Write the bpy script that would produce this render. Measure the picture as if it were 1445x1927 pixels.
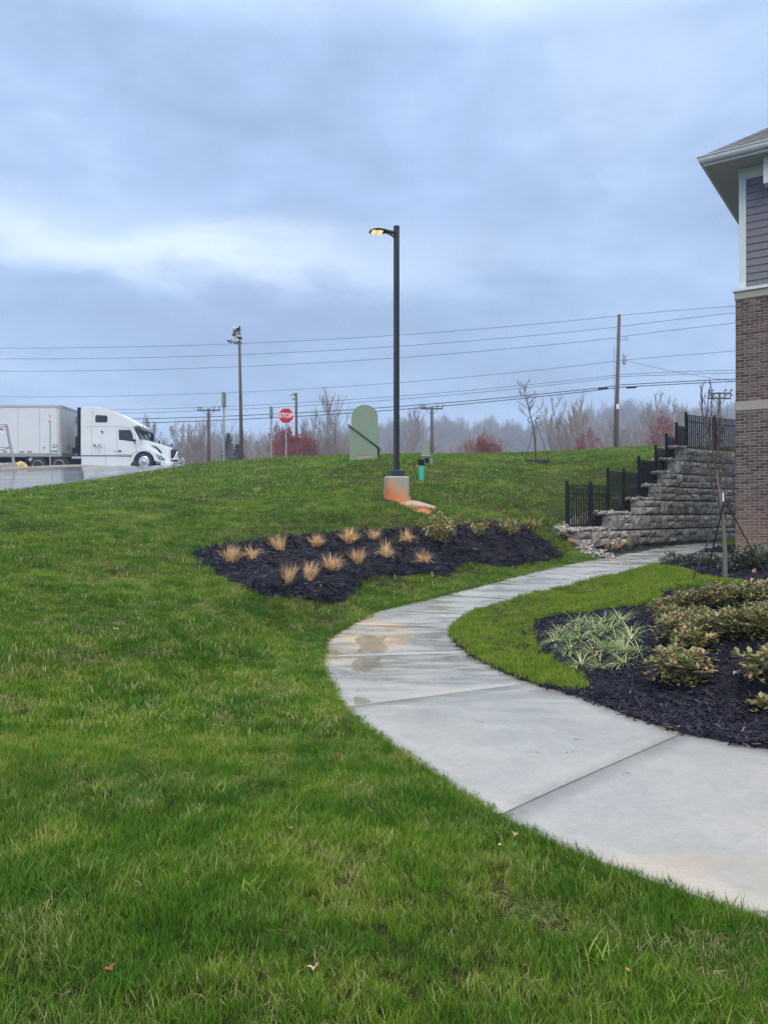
import bpy, bmesh, math, random
import numpy as np
from mathutils import Vector, Matrix, noise as mnoise
from mathutils.geometry import delaunay_2d_cdt
R = math.radians
random.seed(7); rng = np.random.default_rng(7)
for o in list(bpy.data.objects): bpy.data.objects.remove(o)
S = bpy.context.scene; C = S.collection
EYE = 1.5; FPX = 1448.0; CX = 722.5; HY = 968.0
# ---------------------------------------------------------------- camera
cd = bpy.data.cameras.new('camera'); cam = bpy.data.objects.new('camera', cd); C.objects.link(cam)
cam.location = (0, 0, EYE); cam.rotation_euler = (R(90), 0, 0)
cd.sensor_fit = 'VERTICAL'; cd.sensor_height = 24; cd.lens = 24*FPX/1927; cd.shift_y = 4.5/1927
cd.clip_start = 0.05; cd.clip_end = 5000; S.camera = cam
# ---------------------------------------------------------------- world
W = bpy.data.worlds.new('World'); S.world = W; W.use_nodes = True
nt = W.node_tree; nt.nodes.clear()
def N(t, **kw):
    n = nt.nodes.new(t)
    for k, v in kw.items(): setattr(n, k, v)
    return n
def L(a, b): nt.links.new(a, b)
def MA(op, a, b=None, c=None, clamp=False):
    n = N('ShaderNodeMath', operation=op, use_clamp=clamp)
    for i, v in enumerate((a, b, c)):
        if v is None: continue
        if isinstance(v, (int, float)): n.inputs[i].default_value = v
        else: L(v, n.inputs[i])
    return n.outputs[0]
SUN_EL, SUN_AZ = R(48), R(178)
sky = N('ShaderNodeTexSky', sky_type='NISHITA', sun_disc=False); sky.sun_elevation = SUN_EL; sky.sun_rotation = SUN_AZ
sky.dust_density = 3.0
tc = N('ShaderNodeTexCoord'); sx = N('ShaderNodeSeparateXYZ'); L(tc.outputs['Generated'], sx.inputs[0])
X_, Y_, Z_ = sx.outputs
zz = MA('MAXIMUM', Z_, 0.0)
den = MA('ADD', zz, 0.16)
cu = MA('DIVIDE', X_, den); cv = MA('DIVIDE', Y_, den)
cb = N('ShaderNodeCombineXYZ'); L(cu, cb.inputs[0]); L(cv, cb.inputs[1])
def noise_w(scale, detail, rough, off=(0,0,0), sc=(1,1,1), dist=0.0):
    mp = N('ShaderNodeMapping'); mp.inputs['Location'].default_value = off; mp.inputs['Scale'].default_value = sc
    L(cb.outputs[0], mp.inputs['Vector'])
    n = N('ShaderNodeTexNoise'); n.inputs['Scale'].default_value = scale; n.inputs['Detail'].default_value = detail
    n.inputs['Roughness'].default_value = rough; n.inputs['Distortion'].default_value = dist
    L(mp.outputs[0], n.inputs['Vector']); return n.outputs['Fac']
n1 = noise_w(0.85, 4, 0.5, (3.1, 1.7, 0), dist=0.4)
n2 = noise_w(2.6, 6, 0.56, (7.3, 2.2, 4), sc=(0.7, 1.1, 1), dist=0.6)
n3 = noise_w(6.0, 5, 0.6, (1.3, 8.2, 2), sc=(0.8, 1.3, 1), dist=0.3)
azel = N('ShaderNodeCombineXYZ'); L(MA('MULTIPLY', MA('ARCTAN2', X_, Y_), 2.6), azel.inputs[0]); L(MA('MULTIPLY', MA('ARCSINE', Z_), 5.2), azel.inputs[1])
n4n = N('ShaderNodeTexNoise'); n4n.inputs['Scale'].default_value = 1.9; n4n.inputs['Detail'].default_value = 7; n4n.inputs['Roughness'].default_value = 0.58; n4n.inputs['Distortion'].default_value = 0.5; L(azel.outputs[0], n4n.inputs['Vector']); n4 = n4n.outputs['Fac']
cf = MA('ADD', MA('MULTIPLY', n1, 0.34), MA('ADD', MA('MULTIPLY', n2, 0.22), MA('ADD', MA('MULTIPLY', n3, 0.10), MA('MULTIPLY', n4, 0.34))))
rp = N('ShaderNodeValToRGB'); L(cf, rp.inputs[0]); e = rp.color_ramp.elements
e[0].position = 0.40; e[0].color = (0.285, 0.385, 0.58, 1)
e[1].position = 0.61; e[1].color = (0.48, 0.62, 0.86, 1)
m_ = e.new(0.51); m_.color = (0.365, 0.50, 0.745, 1)
# bright rift of thin cloud low on the left, and a pale one high on the right
el = MA('ARCSINE', Z_); az = MA('ARCTAN2', X_, Y_)
def bump(v, c, w): return MA('POWER', math.e, MA('MULTIPLY', MA('POWER', MA('ABSOLUTE', MA('DIVIDE', MA('SUBTRACT', v, c), w)), 2.0), -1.0))
wob = MA('ADD', MA('MULTIPLY', MA('SUBTRACT', n2, 0.5), 0.08), MA('MULTIPLY', MA('SUBTRACT', n4, 0.5), 0.10))
b1 = MA('MULTIPLY', bump(MA('ADD', el, wob), R(18.4), R(1.7)), bump(az, R(-17), R(19)))
b2 = MA('MULTIPLY', bump(MA('ADD', el, wob), R(28.5), R(4.5)), bump(az, R(17.5), R(6)))
d1 = MA('MULTIPLY', bump(MA('ADD', el, wob), R(13.8), R(2.6)), bump(az, R(-13), R(13)))
hz = bump(el, R(0), R(7.5))
bright = MA('ADD', MA('MULTIPLY', b1, 0.95), MA('ADD', MA('MULTIPLY', b2, 0.30), MA('MULTIPLY', hz, 0.22)), clamp=True)
mx = N('ShaderNodeMixRGB'); L(bright, mx.inputs[0]); L(rp.outputs[0], mx.inputs[1]); mx.inputs[2].default_value = (0.74, 0.86, 0.985, 1)
mxd = N('ShaderNodeMixRGB'); L(MA('MULTIPLY', d1, 0.55), mxd.inputs[0]); L(mx.outputs[0], mxd.inputs[1]); mxd.inputs[2].default_value = (0.285, 0.37, 0.585, 1)
# overcast sky: zenith above the frame boosted and warmed to light the ground
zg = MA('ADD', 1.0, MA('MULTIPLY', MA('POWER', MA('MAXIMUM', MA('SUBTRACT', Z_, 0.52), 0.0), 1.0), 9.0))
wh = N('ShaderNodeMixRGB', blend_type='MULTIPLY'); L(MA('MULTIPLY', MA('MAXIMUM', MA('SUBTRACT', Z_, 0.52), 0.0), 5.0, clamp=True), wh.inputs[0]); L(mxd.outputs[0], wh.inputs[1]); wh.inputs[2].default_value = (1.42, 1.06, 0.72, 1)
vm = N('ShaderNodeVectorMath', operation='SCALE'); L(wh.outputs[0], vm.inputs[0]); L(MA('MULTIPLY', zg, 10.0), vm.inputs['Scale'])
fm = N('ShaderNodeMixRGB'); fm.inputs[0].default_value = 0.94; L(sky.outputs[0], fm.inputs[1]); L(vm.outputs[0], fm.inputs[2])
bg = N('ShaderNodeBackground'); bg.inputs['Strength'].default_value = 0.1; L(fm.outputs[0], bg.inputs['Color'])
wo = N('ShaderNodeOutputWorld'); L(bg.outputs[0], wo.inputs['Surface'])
# ---------------------------------------------------------------- sun (veiled by cloud), exposure
sd = bpy.data.lights.new('sun', 'SUN'); sd.energy = 1.5; sd.angle = R(35); sd.color = (1.0, 0.90, 0.76)
so = bpy.data.objects.new('sun', sd); C.objects.link(so)
dsun = Vector((math.sin(SUN_AZ)*math.cos(SUN_EL), math.cos(SUN_AZ)*math.cos(SUN_EL), math.sin(SUN_EL)))
so.rotation_euler = dsun.to_track_quat('Z', 'Y').to_euler()
S.view_settings.view_transform = 'Standard'; S.view_settings.look = 'None'; S.view_settings.exposure = 0.4; S.view_settings.gamma = 1
S.view_settings.use_curve_mapping = False
S.cycles.volume_bounces = 0; S.cycles.max_bounces = 6; S.cycles.transparent_max_bounces = 8
# ================================================================ helpers
def P(px, py, d): return Vector(((px-CX)/FPX*d, d, EYE+(HY-py)/FPX*d))
def tag(o, label=None, cat=None, group=None, kind=None):
    if label: o['label'] = label
    if cat: o['category'] = cat
    if group: o['group'] = group
    if kind: o['kind'] = kind
    return o
def mesh_of(name, V, F, mats, mi=None, smooth=False):
    me = bpy.data.meshes.new(name); me.from_pydata([tuple(v) for v in V], [], F)
    for m in (mats if isinstance(mats, (list, tuple)) else [mats]): me.materials.append(m)
    if mi is not None: me.polygons.foreach_set('material_index', mi)
    if smooth: me.polygons.foreach_set('use_smooth', [True]*len(me.polygons))
    me.update(); return me
def link(name, me, parent=None, loc=None, rot=None):
    o = bpy.data.objects.new(name, me); C.objects.link(o)
    if parent is not None: o.parent = parent
    if loc is not None: o.location = loc
    if rot is not None: o.rotation_euler = rot
    return o
def empty(name, loc=(0,0,0), rz=0):
    o = bpy.data.objects.new(name, None); C.objects.link(o); o.location = loc; o.rotation_euler = (0,0,rz); o.empty_display_size = .1
    return o
def children(o): return [c for c in bpy.data.objects if c.parent == o]
def copy_tree(o, kids=None, parent=None):
    c = o.copy(); C.objects.link(c); c.parent = parent
    for ch in o.children: copy_tree(ch, None, c)
    return c
class MB:
    def __init__(s): s.V = []; s.F = []; s.M = []; s.m = 0
    def add(s, V, F):
        b = len(s.V); s.V += [tuple(v) for v in V]; s.F += [tuple(i+b for i in f) for f in F]; s.M += [s.m]*len(F)
    def box(s, a, b, mat=None, bev=0.0):
        x0,y0,z0 = a; x1,y1,z1 = b
        if bev > 0:
            bm = bmesh.new(); bmesh.ops.create_cube(bm, size=1)
            for v in bm.verts: v.co = Vector(((x0+x1)/2+v.co.x*(x1-x0), (y0+y1)/2+v.co.y*(y1-y0), (z0+z1)/2+v.co.z*(z1-z0)))
            bmesh.ops.bevel(bm, geom=bm.edges[:], offset=bev, segments=1, affect='EDGES')
            V = [v.co.copy() for v in bm.verts]; F = [[v.index for v in f.verts] for f in bm.faces]; bm.free()
        else:
            V = [Vector(v) for v in ((x0,y0,z0),(x1,y0,z0),(x1,y1,z0),(x0,y1,z0),(x0,y0,z1),(x1,y0,z1),(x1,y1,z1),(x0,y1,z1))]
            F = [(0,3,2,1),(4,5,6,7),(0,1,5,4),(1,2,6,5),(2,3,7,6),(3,0,4,7)]
        if mat is not None: V = [mat @ v for v in V]
        s.add(V, F); return s
    def tube(s, pts, rad, n=6, cap=True):
        pts = [Vector(p) for p in pts]
        if isinstance(rad, (int, float)): rad = [rad]*len(pts)
        V = []; F = []; up = None
        for i, p in enumerate(pts):
            d = (pts[min(i+1,len(pts)-1)]-pts[max(i-1,0)]).normalized()
            if up is None: up = Vector((0,0,1)) if abs(d.z) < .9 else Vector((1,0,0))
            a = d.cross(up).normalized(); b = a.cross(d).normalized(); up = b
            for k in range(n):
                t = 2*math.pi*(k+.5)/n; V.append(p+a*math.cos(t)*rad[i]+b*math.sin(t)*rad[i])
        for i in range(len(pts)-1):
            for k in range(n):
                k2 = (k+1) % n; F.append((i*n+k, i*n+k2, (i+1)*n+k2, (i+1)*n+k))
        if cap: F.append(tuple(range(n))[::-1]); F.append(tuple((len(pts)-1)*n+k for k in range(n)))
        s.add(V, F); return s
    def prism(s, poly, y0, y1, axis='y', mat=None):
        # poly of (x,z), extruded in y
        n = len(poly); V = [Vector((p[0], y0, p[1])) for p in poly]+[Vector((p[0], y1, p[1])) for p in poly]
        F = [tuple(range(n)), tuple(range(2*n-1, n-1, -1))]+[(i, i+n, (i+1) % n+n, (i+1) % n) for i in range(n)]
        if mat is not None: V = [mat @ v for v in V]
        s.add(V, F); return s
    def build(s, name, mats, parent=None, smooth=False, loc=None, rot=None, bevel=0):
        me = mesh_of(name, s.V, s.F, mats, s.M, smooth)
        if bevel:
            bm = bmesh.new(); bm.from_mesh(me); bmesh.ops.remove_doubles(bm, verts=bm.verts, dist=1e-5)
            es = [ed for ed in bm.edges if len(ed.link_faces) == 2 and ed.calc_face_angle(0) > .6]
            bmesh.ops.bevel(bm, geom=es, offset=bevel, segments=2, affect='EDGES', clamp_overlap=True); bm.to_mesh(me); bm.free()
        return link(name, me, parent, loc, rot)
# ---------------------------------------------------------------- materials
class MT:
    """small wrapper for node materials"""
    def __init__(s, name):
        s.m = bpy.data.materials.new(name); s.m.use_nodes = True; s.t = s.m.node_tree; s.b = s.t.nodes['Principled BSDF']
    def n(s, t, **kw):
        n = s.t.nodes.new(t)
        for k, v in kw.items(): setattr(n, k, v)
        return n
    def l(s, a, b): s.t.links.new(a, b)
    def pos(s, obj=False):
        if obj: return s.n('ShaderNodeTexCoord').outputs['Object']
        return s.n('ShaderNodeNewGeometry').outputs['Position']
    def noise(s, vec, scale, detail=4, rough=.55, sc=None, off=None, out='Fac', dist=0):
        if sc or off:
            mp = s.n('ShaderNodeMapping'); s.l(vec, mp.inputs[0]); vec = mp.outputs[0]
            if sc: mp.inputs['Scale'].default_value = sc
            if off: mp.inputs['Location'].default_value = off
        n = s.n('ShaderNodeTexNoise'); s.l(vec, n.inputs['Vector']); n.inputs['Scale'].default_value = scale
        n.inputs['Detail'].default_value = detail; n.inputs['Roughness'].default_value = rough; n.inputs['Distortion'].default_value = dist
        return n.outputs[out]
    def ramp(s, fac, stops):
        r = s.n('ShaderNodeValToRGB'); s.l(fac, r.inputs[0]); el = r.color_ramp.elements
        while len(el) < len(stops): el.new(.5)
        for k, (p, c) in enumerate(stops):
            el[k].position = p; el[k].color = (c if len(c) == 4 else (*c, 1)) if isinstance(c, tuple) else (c, c, c, 1)
        return r.outputs[0]
    def mix(s, f, a, b, mode='MIX'):
        n = s.n('ShaderNodeMixRGB', blend_type=mode)
        for i, v in enumerate((f, a, b)):
            if isinstance(v, (int, float)): n.inputs[i].default_value = v if i == 0 else (v, v, v, 1)
            elif isinstance(v, tuple): n.inputs[i].default_value = (*v, 1)
            else: s.l(v, n.inputs[i])
        return n.outputs[0]
    def math(s, op, a, b=0.0):
        n = s.n('ShaderNodeMath', operation=op)
        for i, v in enumerate((a, b)):
            if isinstance(v, (int, float)): n.inputs[i].default_value = v
            else: s.l(v, n.inputs[i])
        return n.outputs[0]
    def set(s, k, v):
        if isinstance(v, (int, float)): s.b.inputs[k].default_value = v
        elif isinstance(v, tuple): s.b.inputs[k].default_value = (*v, 1)
        else: s.l(v, s.b.inputs[k])
        return s
    def bump(s, h, strength=.3, dist=.01):
        n = s.n('ShaderNodeBump'); n.inputs['Strength'].default_value = strength; n.inputs['Distance'].default_value = dist
        s.l(h, n.inputs['Height']); s.l(n.outputs[0], s.b.inputs['Normal']); return s
def simple(name, col, rough=.6, metal=0, var=.15, scale=6, bump=0, bs=40, obj=True, spec=.5):
    t = MT(name); v = t.pos(obj); f = t.noise(v, scale, 5, .6)
    t.set('Base Color', t.mix(f, tuple(c*(1-var) for c in col), tuple(min(1, c*(1+var)) for c in col)))
    t.set('Roughness', t.math('ADD', t.math('MULTIPLY', t.noise(v, scale*2.3), .2), rough-.1)); t.set('Metallic', metal); t.set('Specular IOR Level', spec)
    if bump: t.bump(t.noise(v, bs, 4), bump)
    return t.m
def varied(name, stops, rough=.7, nscale=8, nvar=.35, bump=.4, bs=30, dist=.01, spec=.4, trans=0):
    """colour chosen per object (Object Info random), modulated by fine noise"""
    t = MT(name); oi = t.n('ShaderNodeObjectInfo').outputs['Random']
    c = t.ramp(oi, stops); v = t.pos(False)
    f = t.noise(v, nscale, 5, .6)
    t.set('Base Color', t.mix(1.0, c, t.ramp(f, [(0.3, 1-nvar), (0.7, 1.0+nvar*.0+0.0)]), 'MULTIPLY')); t.set('Roughness', rough); t.set('Specular IOR Level', spec)
    if bump: t.bump(t.noise(v, bs, 4, .6), bump, dist)
    return t
M = {}
M['black'] = simple('black_metal', (.008,.009,.012), .5, 0, .2, spec=.25)
M['pole'] = simple('dark_bronze_paint', (.022,.025,.03), .4, 0, .2, 3)
M['white'] = simple('white_trim', (.62,.66,.68), .5, 0, .06)
M['truck'] = simple('truck_paint', (.66,.70,.72), .3, 0, .06, 1.2)
M['trailer'] = simple('trailer_skin', (.60,.64,.66), .42, .0, .10, 1.0)
M['grey'] = simple('galvanised', (.32,.35,.37), .45, .4, .15)
M['chrome'] = simple('chrome', (.7,.72,.74), .18, .9, .05)
M['tyre'] = simple('tyre_rubber', (.02,.02,.022), .8)
M['glass_dark'] = simple('dark_glass', (.02,.03,.045), .08, 0, .1)
M['shade_glass'] = simple('sunshade_glass', (.32,.48,.50), .12, 0, .1)
M['green_box'] = simple('enclosure_green', (.20,.28,.20), .55, 0, .14, 2.5, .1)
M['teal'] = simple('teal_plastic', (.04,.48,.34), .5)
M['red'] = simple('sign_red', (.50,.010,.035), .4, 0, .05)
M['sign_white'] = simple('sign_white', (.78,.80,.80), .5, 0, .03)
M['lamp_lens'] = None
t = MT('lit_lens'); t.set('Base Color', (.9,.8,.5)); t.set('Emission Color', (1,.80,.38)); t.set('Emission Strength', .7); M['lamp_lens'] = t.m
M['wood'] = simple('weathered_pole_wood', (.085,.065,.055), .85, 0, .3, 3, .5, 60)
M['bark'] = simple('grey_bark', (.13,.115,.10), .85, 0, .3, 12, .4, 80)
M['bark_red'] = simple('red_twig_bark', (.10,.055,.05), .8, 0, .3, 10)
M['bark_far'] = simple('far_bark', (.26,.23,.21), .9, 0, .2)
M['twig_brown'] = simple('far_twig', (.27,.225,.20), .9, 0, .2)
M['strap'] = simple('guy_strap', (.015,.02,.02), .7)
M['wire'] = simple('cable_black', (.02,.02,.025), .7)
M['frieze'] = simple('cast_stone_band', (.33,.30,.27), .8, 0, .12, 5, .15)
M['mortar'] = simple('mortar', (.34,.30,.275), .9, 0, .12, 10, .3)
M['siding'] = simple('siding_paint', (.15,.15,.18), .6, 0, .08, 6)
M['soffit'] = simple('soffit_board', (.46,.47,.48), .6, 0, .06)
M['kerb'] = simple('kerb_concrete', (.36,.33,.29), .7, 0, .2, 4, .2)
M['reflector'] = simple('red_reflector', (.35,.03,.04), .4)
M['num'] = simple('black_lettering', (.02,.02,.025), .6)
def leafmat(name, stops, trans=.25, rough=.42, island=False):
    t = MT(name); r = t.n('ShaderNodeNewGeometry').outputs['Random Per Island'] if island else t.n('ShaderNodeObjectInfo').outputs['Random']
    c = t.ramp(r, stops); c = t.mix(1.0, c, t.ramp(t.noise(t.pos(), 30, 3), [(.3, .75), (.7, 1.0)]), 'MULTIPLY')
    t.set('Base Color', c); t.set('Roughness', rough)
    tr = t.n('ShaderNodeBsdfTranslucent'); t.l(c, tr.inputs['Color']); ms = t.n('ShaderNodeMixShader'); ms.inputs[0].default_value = trans
    t.l(t.b.outputs[0], ms.inputs[1]); t.l(tr.outputs[0], ms.inputs[2]); t.l(ms.outputs[0], t.t.nodes['Material Output'].inputs['Surface']); return t.m
# grass: colour changes by patch of lawn, by tuft and by blade
def grass_mat(name, far=False):
    t = MT(name); g = t.n('ShaderNodeNewGeometry'); pos = g.outputs['Position']; isl = g.outputs['Random Per Island']
    oi = t.n('ShaderNodeObjectInfo').outputs['Random']
    patch = t.noise(pos, .55, 5, .62); fine = t.noise(pos, 3.2, 4, .6, off=(5,5,5)); green = t.noise(pos, 1.3, 3, .5, off=(11,3,1))
    base = t.ramp(t.math('ADD', t.math('MULTIPLY', patch, .55), t.math('MULTIPLY', fine, .45)),
        [(.38, (.042,.108,.011)), (.47, (.082,.180,.016)), (.56, (.150,.240,.026)), (.66, (.26,.29,.07))])
    base = t.mix(t.ramp(green, [(.48, 0.0), (.66, .65)]), base, (.050,.135,.018))
    # young bright lawn of the island beside the planting bed
    sp = t.n('ShaderNodeSeparateXYZ'); t.l(pos, sp.inputs[0])
    isl_m = t.math('MULTIPLY', t.math('GREATER_THAN', t.math('SUBTRACT', sp.outputs[0], t.math('MULTIPLY', sp.outputs[1], .085)), 0.0), t.math('LESS_THAN', sp.outputs[1], 0.0))
    vary = t.math('ADD', t.math('MULTIPLY', isl, .8), t.math('MULTIPLY', oi, .35))
    col = t.mix(1.0, base, t.ramp(vary, [(0.0, (.38,.48,.45)), (.5, (1.0,1.0,1.0)), (1.0, (1.75,1.5,1.5))]), 'MULTIPLY')
    dry = t.math('GREATER_THAN', t.math('ADD', isl, t.math('MULTIPLY', t.math('SUBTRACT', fine, .5), 1.1)), .90)
    col = t.mix(t.math('MULTIPLY', dry, .8), col, (.42,.37,.21))
    t.set('Base Color', col); t.set('Roughness', .65); t.set('Specular IOR Level', .12)
    tr = t.n('ShaderNodeBsdfTranslucent'); t.l(t.mix(1.0, col, (1.1,1.25,.7), 'MULTIPLY'), tr.inputs['Color'])
    ms = t.n('ShaderNodeMixShader'); ms.inputs[0].default_value = .35; t.l(t.b.outputs[0], ms.inputs[1]); t.l(tr.outputs[0], ms.inputs[2])
    t.l(ms.outputs[0], t.t.nodes['Material Output'].inputs['Surface'])
    return t.m
M['grass'] = grass_mat('grass_blade'); M['thatch'] = leafmat('dry_thatch', [(0,(.16,.12,.05)),(.4,(.30,.25,.12)),(.75,(.24,.27,.08)),(1,(.46,.40,.24))], .2, .7, True)
t = MT('bright_lawn_blade'); g = t.n('ShaderNodeNewGeometry'); isl = g.outputs['Random Per Island']
fn = t.noise(g.outputs['Position'], 2.4, 4, .6)
c_ = t.mix(t.ramp(fn, [(.4, 0.0), (.65, 1.0)]), (.14,.25,.02), (.24,.31,.045))
c_ = t.mix(1.0, c_, t.ramp(isl, [(0, (.65,.7,.6)), (.6, (1,1,1)), (1, (1.5,1.35,1.5))]), 'MULTIPLY')
t.set('Base Color', c_); t.set('Roughness', .65); t.set('Specular IOR Level', .12)
tr = t.n('ShaderNodeBsdfTranslucent'); t.l(c_, tr.inputs['Color']); ms = t.n('ShaderNodeMixShader'); ms.inputs[0].default_value = .35
t.l(t.b.outputs[0], ms.inputs[1]); t.l(tr.outputs[0], ms.inputs[2]); t.l(ms.outputs[0], t.t.nodes['Material Output'].inputs['Surface']); M['grass2'] = t.m
t = MT('lawn_soil'); v = t.pos()
c_ = t.ramp(t.noise(v, .6, 6, .65), [(.35, (.04,.06,.016)), (.52, (.065,.085,.022)), (.68, (.11,.10,.04))])
t.set('Base Color', t.mix(t.ramp(t.noise(v, 26, 5, .75), [(.38,0.0),(.6,1.0)]), c_, (.05,.038,.018))); t.set('Roughness', .95); t.set('Specular IOR Level', .05); t.bump(t.noise(v, 30, 6, .8), 1.0, .06); M['ground'] = t.m
# concrete path, wet in places
t = MT('wet_concrete'); v = t.pos()
big = t.noise(v, .55, 5, .55, dist=.5); fine = t.noise(v, 45, 4, .7); mid = t.noise(v, 3.2, 6, .6, off=(2,9,0))
streak = t.noise(v, 1.0, 5, .65, sc=(.9,2.6,1), off=(4,1,0))
c_ = t.ramp(big, [(.3, (.295,.30,.30)), (.5, (.325,.327,.322)), (.7, (.345,.34,.325))])
c_ = t.mix(1.0, c_, t.ramp(mid, [(.30, (.90,.91,.90)), (.60, (1,1,1)), (.75, (1.03,1.02,1.0))]), 'MULTIPLY'); c_ = t.mix(1.0, c_, t.ramp(t.noise(v, .9, 4, .5, off=(9,4,2)), [(.4, (.92,.93,.92)), (.6, (1.03,1.0,.97))]), 'MULTIPLY')
c_ = t.mix(1.0, c_, t.ramp(fine, [(.25, (.90,.90,.90)), (.6, (1,1,1))]), 'MULTIPLY')
spz = t.n('ShaderNodeSeparateXYZ'); t.l(v, spz.inputs[0])
wet = t.ramp(t.math('ADD', streak, t.math('MULTIPLY', t.ramp(spz.outputs[1], [(0,0.0),(1,1.0)]), 0.0)), [(.42, 0.0), (.56, 1.0)])
yfac = t.n('ShaderNodeMapRange'); t.l(spz.outputs[1], yfac.inputs[0]); yfac.inputs[1].default_value = 4.5; yfac.inputs[2].default_value = 8.5
wetm = t.math('MULTIPLY', wet, yfac.outputs[0])
c_ = t.mix(wetm, c_, t.mix(1.0, c_, (.68,.69,.66), 'MULTIPLY'))
# red clay silt washed across the left edge of the bend
def blob(cx, cy, rx, ry):
    d = t.n('ShaderNodeVectorMath', operation='SUBTRACT'); t.l(v, d.inputs[0]); d.inputs[1].default_value = (cx, cy, 0)
    s_ = t.n('ShaderNodeSeparateXYZ'); t.l(d.outputs[0], s_.inputs[0])
    q = t.math('ADD', t.math('POWER', t.math('ABSOLUTE', t.math('DIVIDE', s_.outputs[0], rx)), 2.0), t.math('POWER', t.math('ABSOLUTE', t.math('DIVIDE', s_.outputs[1], ry)), 2.0))
    q = t.math('ADD', q, t.math('MULTIPLY', t.math('SUBTRACT', mid, .5), 2.2))
    return t.ramp(q, [(.25, 1.0), (.95, 0.0)])
silt = t.math('MAXIMUM', blob(-.40, 10.4, .95, 1.9), t.math('MAXIMUM', t.math('MULTIPLY', blob(1.2, 3.1, .75, .30), .45), blob(-.5, 9.0, .35, .8)))
silt = t.math('MULTIPLY', silt, t.ramp(t.noise(v, 2.2, 5, .6), [(.38, .25), (.60, .95)]))
c_ = t.mix(silt, c_, (.42,.325,.225))
rotm = t.n('ShaderNodeMapping'); rotm.inputs['Rotation'].default_value = (0,0,R(-42)); rotm.inputs['Scale'].default_value = (9,150,1); t.l(v, rotm.inputs[0]); brm = t.noise(rotm.outputs[0], 1.0, 3, .6)
c_ = t.mix(1.0, c_, t.ramp(brm, [(.35, (.90,.90,.90)), (.62, (1.03,1.03,1.03))]), 'MULTIPLY'); c_ = t.mix(1.0, c_, t.ramp(t.noise(v, 14, 6, .75), [(.36, (.91,.91,.92)), (.58, (1.02,1.02,1.02))]), 'MULTIPLY')
spk = t.ramp(t.noise(v, 130, 2, .8), [(.70, 0.0), (.74, 1.0)]); c_ = t.mix(t.math('MULTIPLY', spk, .5), c_, (.16,.15,.14))
t.set('Base Color', c_)
t.set('Roughness', t.mix(wetm, t.ramp(mid, [(.3,.42),(.7,.52)]), t.ramp(mid, [(.3,.10),(.7,.30)])))
t.set('Specular IOR Level', .55)
t.bump(t.math('ADD', t.math('MULTIPLY', brm, .7), t.math('MULTIPLY', fine, .5)), .22, .004); M['concrete'] = t.m
t = MT('puddle_water'); v = t.pos(); t.set('Base Color', t.ramp(t.noise(v, 4, 4), [(.3, (.26,.25,.19)), (.7, (.33,.295,.20))])); t.set('Roughness', .04); t.set('Specular IOR Level', .9); t.set('Alpha', .42); M['puddle'] = t.m
t = MT('wet_asphalt'); v = t.pos(); f = t.noise(v, .35, 5, .6, sc=(.5,1.5,1))
t.set('Base Color', t.ramp(f, [(.3, (.07,.075,.085)), (.7, (.11,.115,.125))])); t.set('Specular IOR Level', .8); t.set('Roughness', t.ramp(f, [(.3,.08),(.7,.22)])); t.bump(t.noise(v, 60, 3), .1, .004); M['asphalt'] = t.m
# mulch
t = MT('mulch_bed'); v = t.pos(); f = t.noise(v, 22, 6, .75)
t.set('Base Color', t.ramp(f, [(.35, (.006,.006,.009)), (.65, (.030,.028,.038))])); t.set('Roughness', .85); t.set('Specular IOR Level', .15); t.bump(t.noise(v, 30, 6, .75), 1.0, .03); M['mulch_base'] = t.m
t = MT('mulch_chip'); isl = t.n('ShaderNodeNewGeometry').outputs['Random Per Island']; oi = t.n('ShaderNodeObjectInfo').outputs['Random']
r_ = t.math('FRACT', t.math('ADD', isl, oi))
t.set('Base Color', t.ramp(r_, [(0, (.005,.006,.013)), (.5, (.013,.015,.032)), (.85, (.030,.031,.055)), (.96, (.06,.045,.045)), (1, (.20,.16,.13))])); t.set('Roughness', .75); t.set('Specular IOR Level', .22); M['chip'] = t.m
# bricks, wall stones
t = varied('brick_face', [(0,(.055,.038,.034)),(.25,(.125,.085,.075)),(.5,(.19,.14,.12)),(.7,(.08,.058,.056)),(.85,(.25,.17,.135)),(1,(.16,.135,.10))], .85, 25, .45, .5, 60, .004)
v = t.pos(); sp = t.n('ShaderNodeSeparateXYZ'); t.l(v, sp.inputs[0])
hgt = t.n('ShaderNodeMapRange'); t.l(t.math('ADD', sp.outputs[2], t.math('MULTIPLY', t.noise(v, 3, 4), 0.8)), hgt.inputs[0]); hgt.inputs[1].default_value = 1.0; hgt.inputs[2].default_value = 2.3; hgt.inputs[3].default_value = .62; hgt.inputs[4].default_value = 0
old = t.b.inputs['Base Color'].links[0].from_socket
t.set('Base Color', t.mix(hgt.outputs[0], old, (.30,.17,.11))); M['brick'] = t.m
t = varied('wall_stone', [(0,(.28,.28,.26)),(.25,(.55,.54,.50)),(.5,(.38,.38,.355)),(.75,(.68,.65,.58)),(1,(.46,.45,.42))], .85, 7, .65, .9, 14, .05)
v = t.pos(); old = t.b.inputs['Base Color'].links[0].from_socket
t.set('Base Color', t.mix(1.0, old, t.ramp(t.noise(v, 5.5, 6, .75, sc=(1,1,1.6), dist=1.2), [(.36, (.34,.34,.34)), (.50, (1,.99,.96)), (.75, (1.25,1.22,1.15))]), 'MULTIPLY')); M['stone'] = t.m
t = varied('river_stone', [(0,(.20,.19,.18)),(.4,(.30,.28,.25)),(.7,(.36,.27,.22)),(1,(.42,.40,.37))], .7, 20, .3, .3); 
isl = t.n('ShaderNodeNewGeometry').outputs['Random Per Island']
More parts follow.
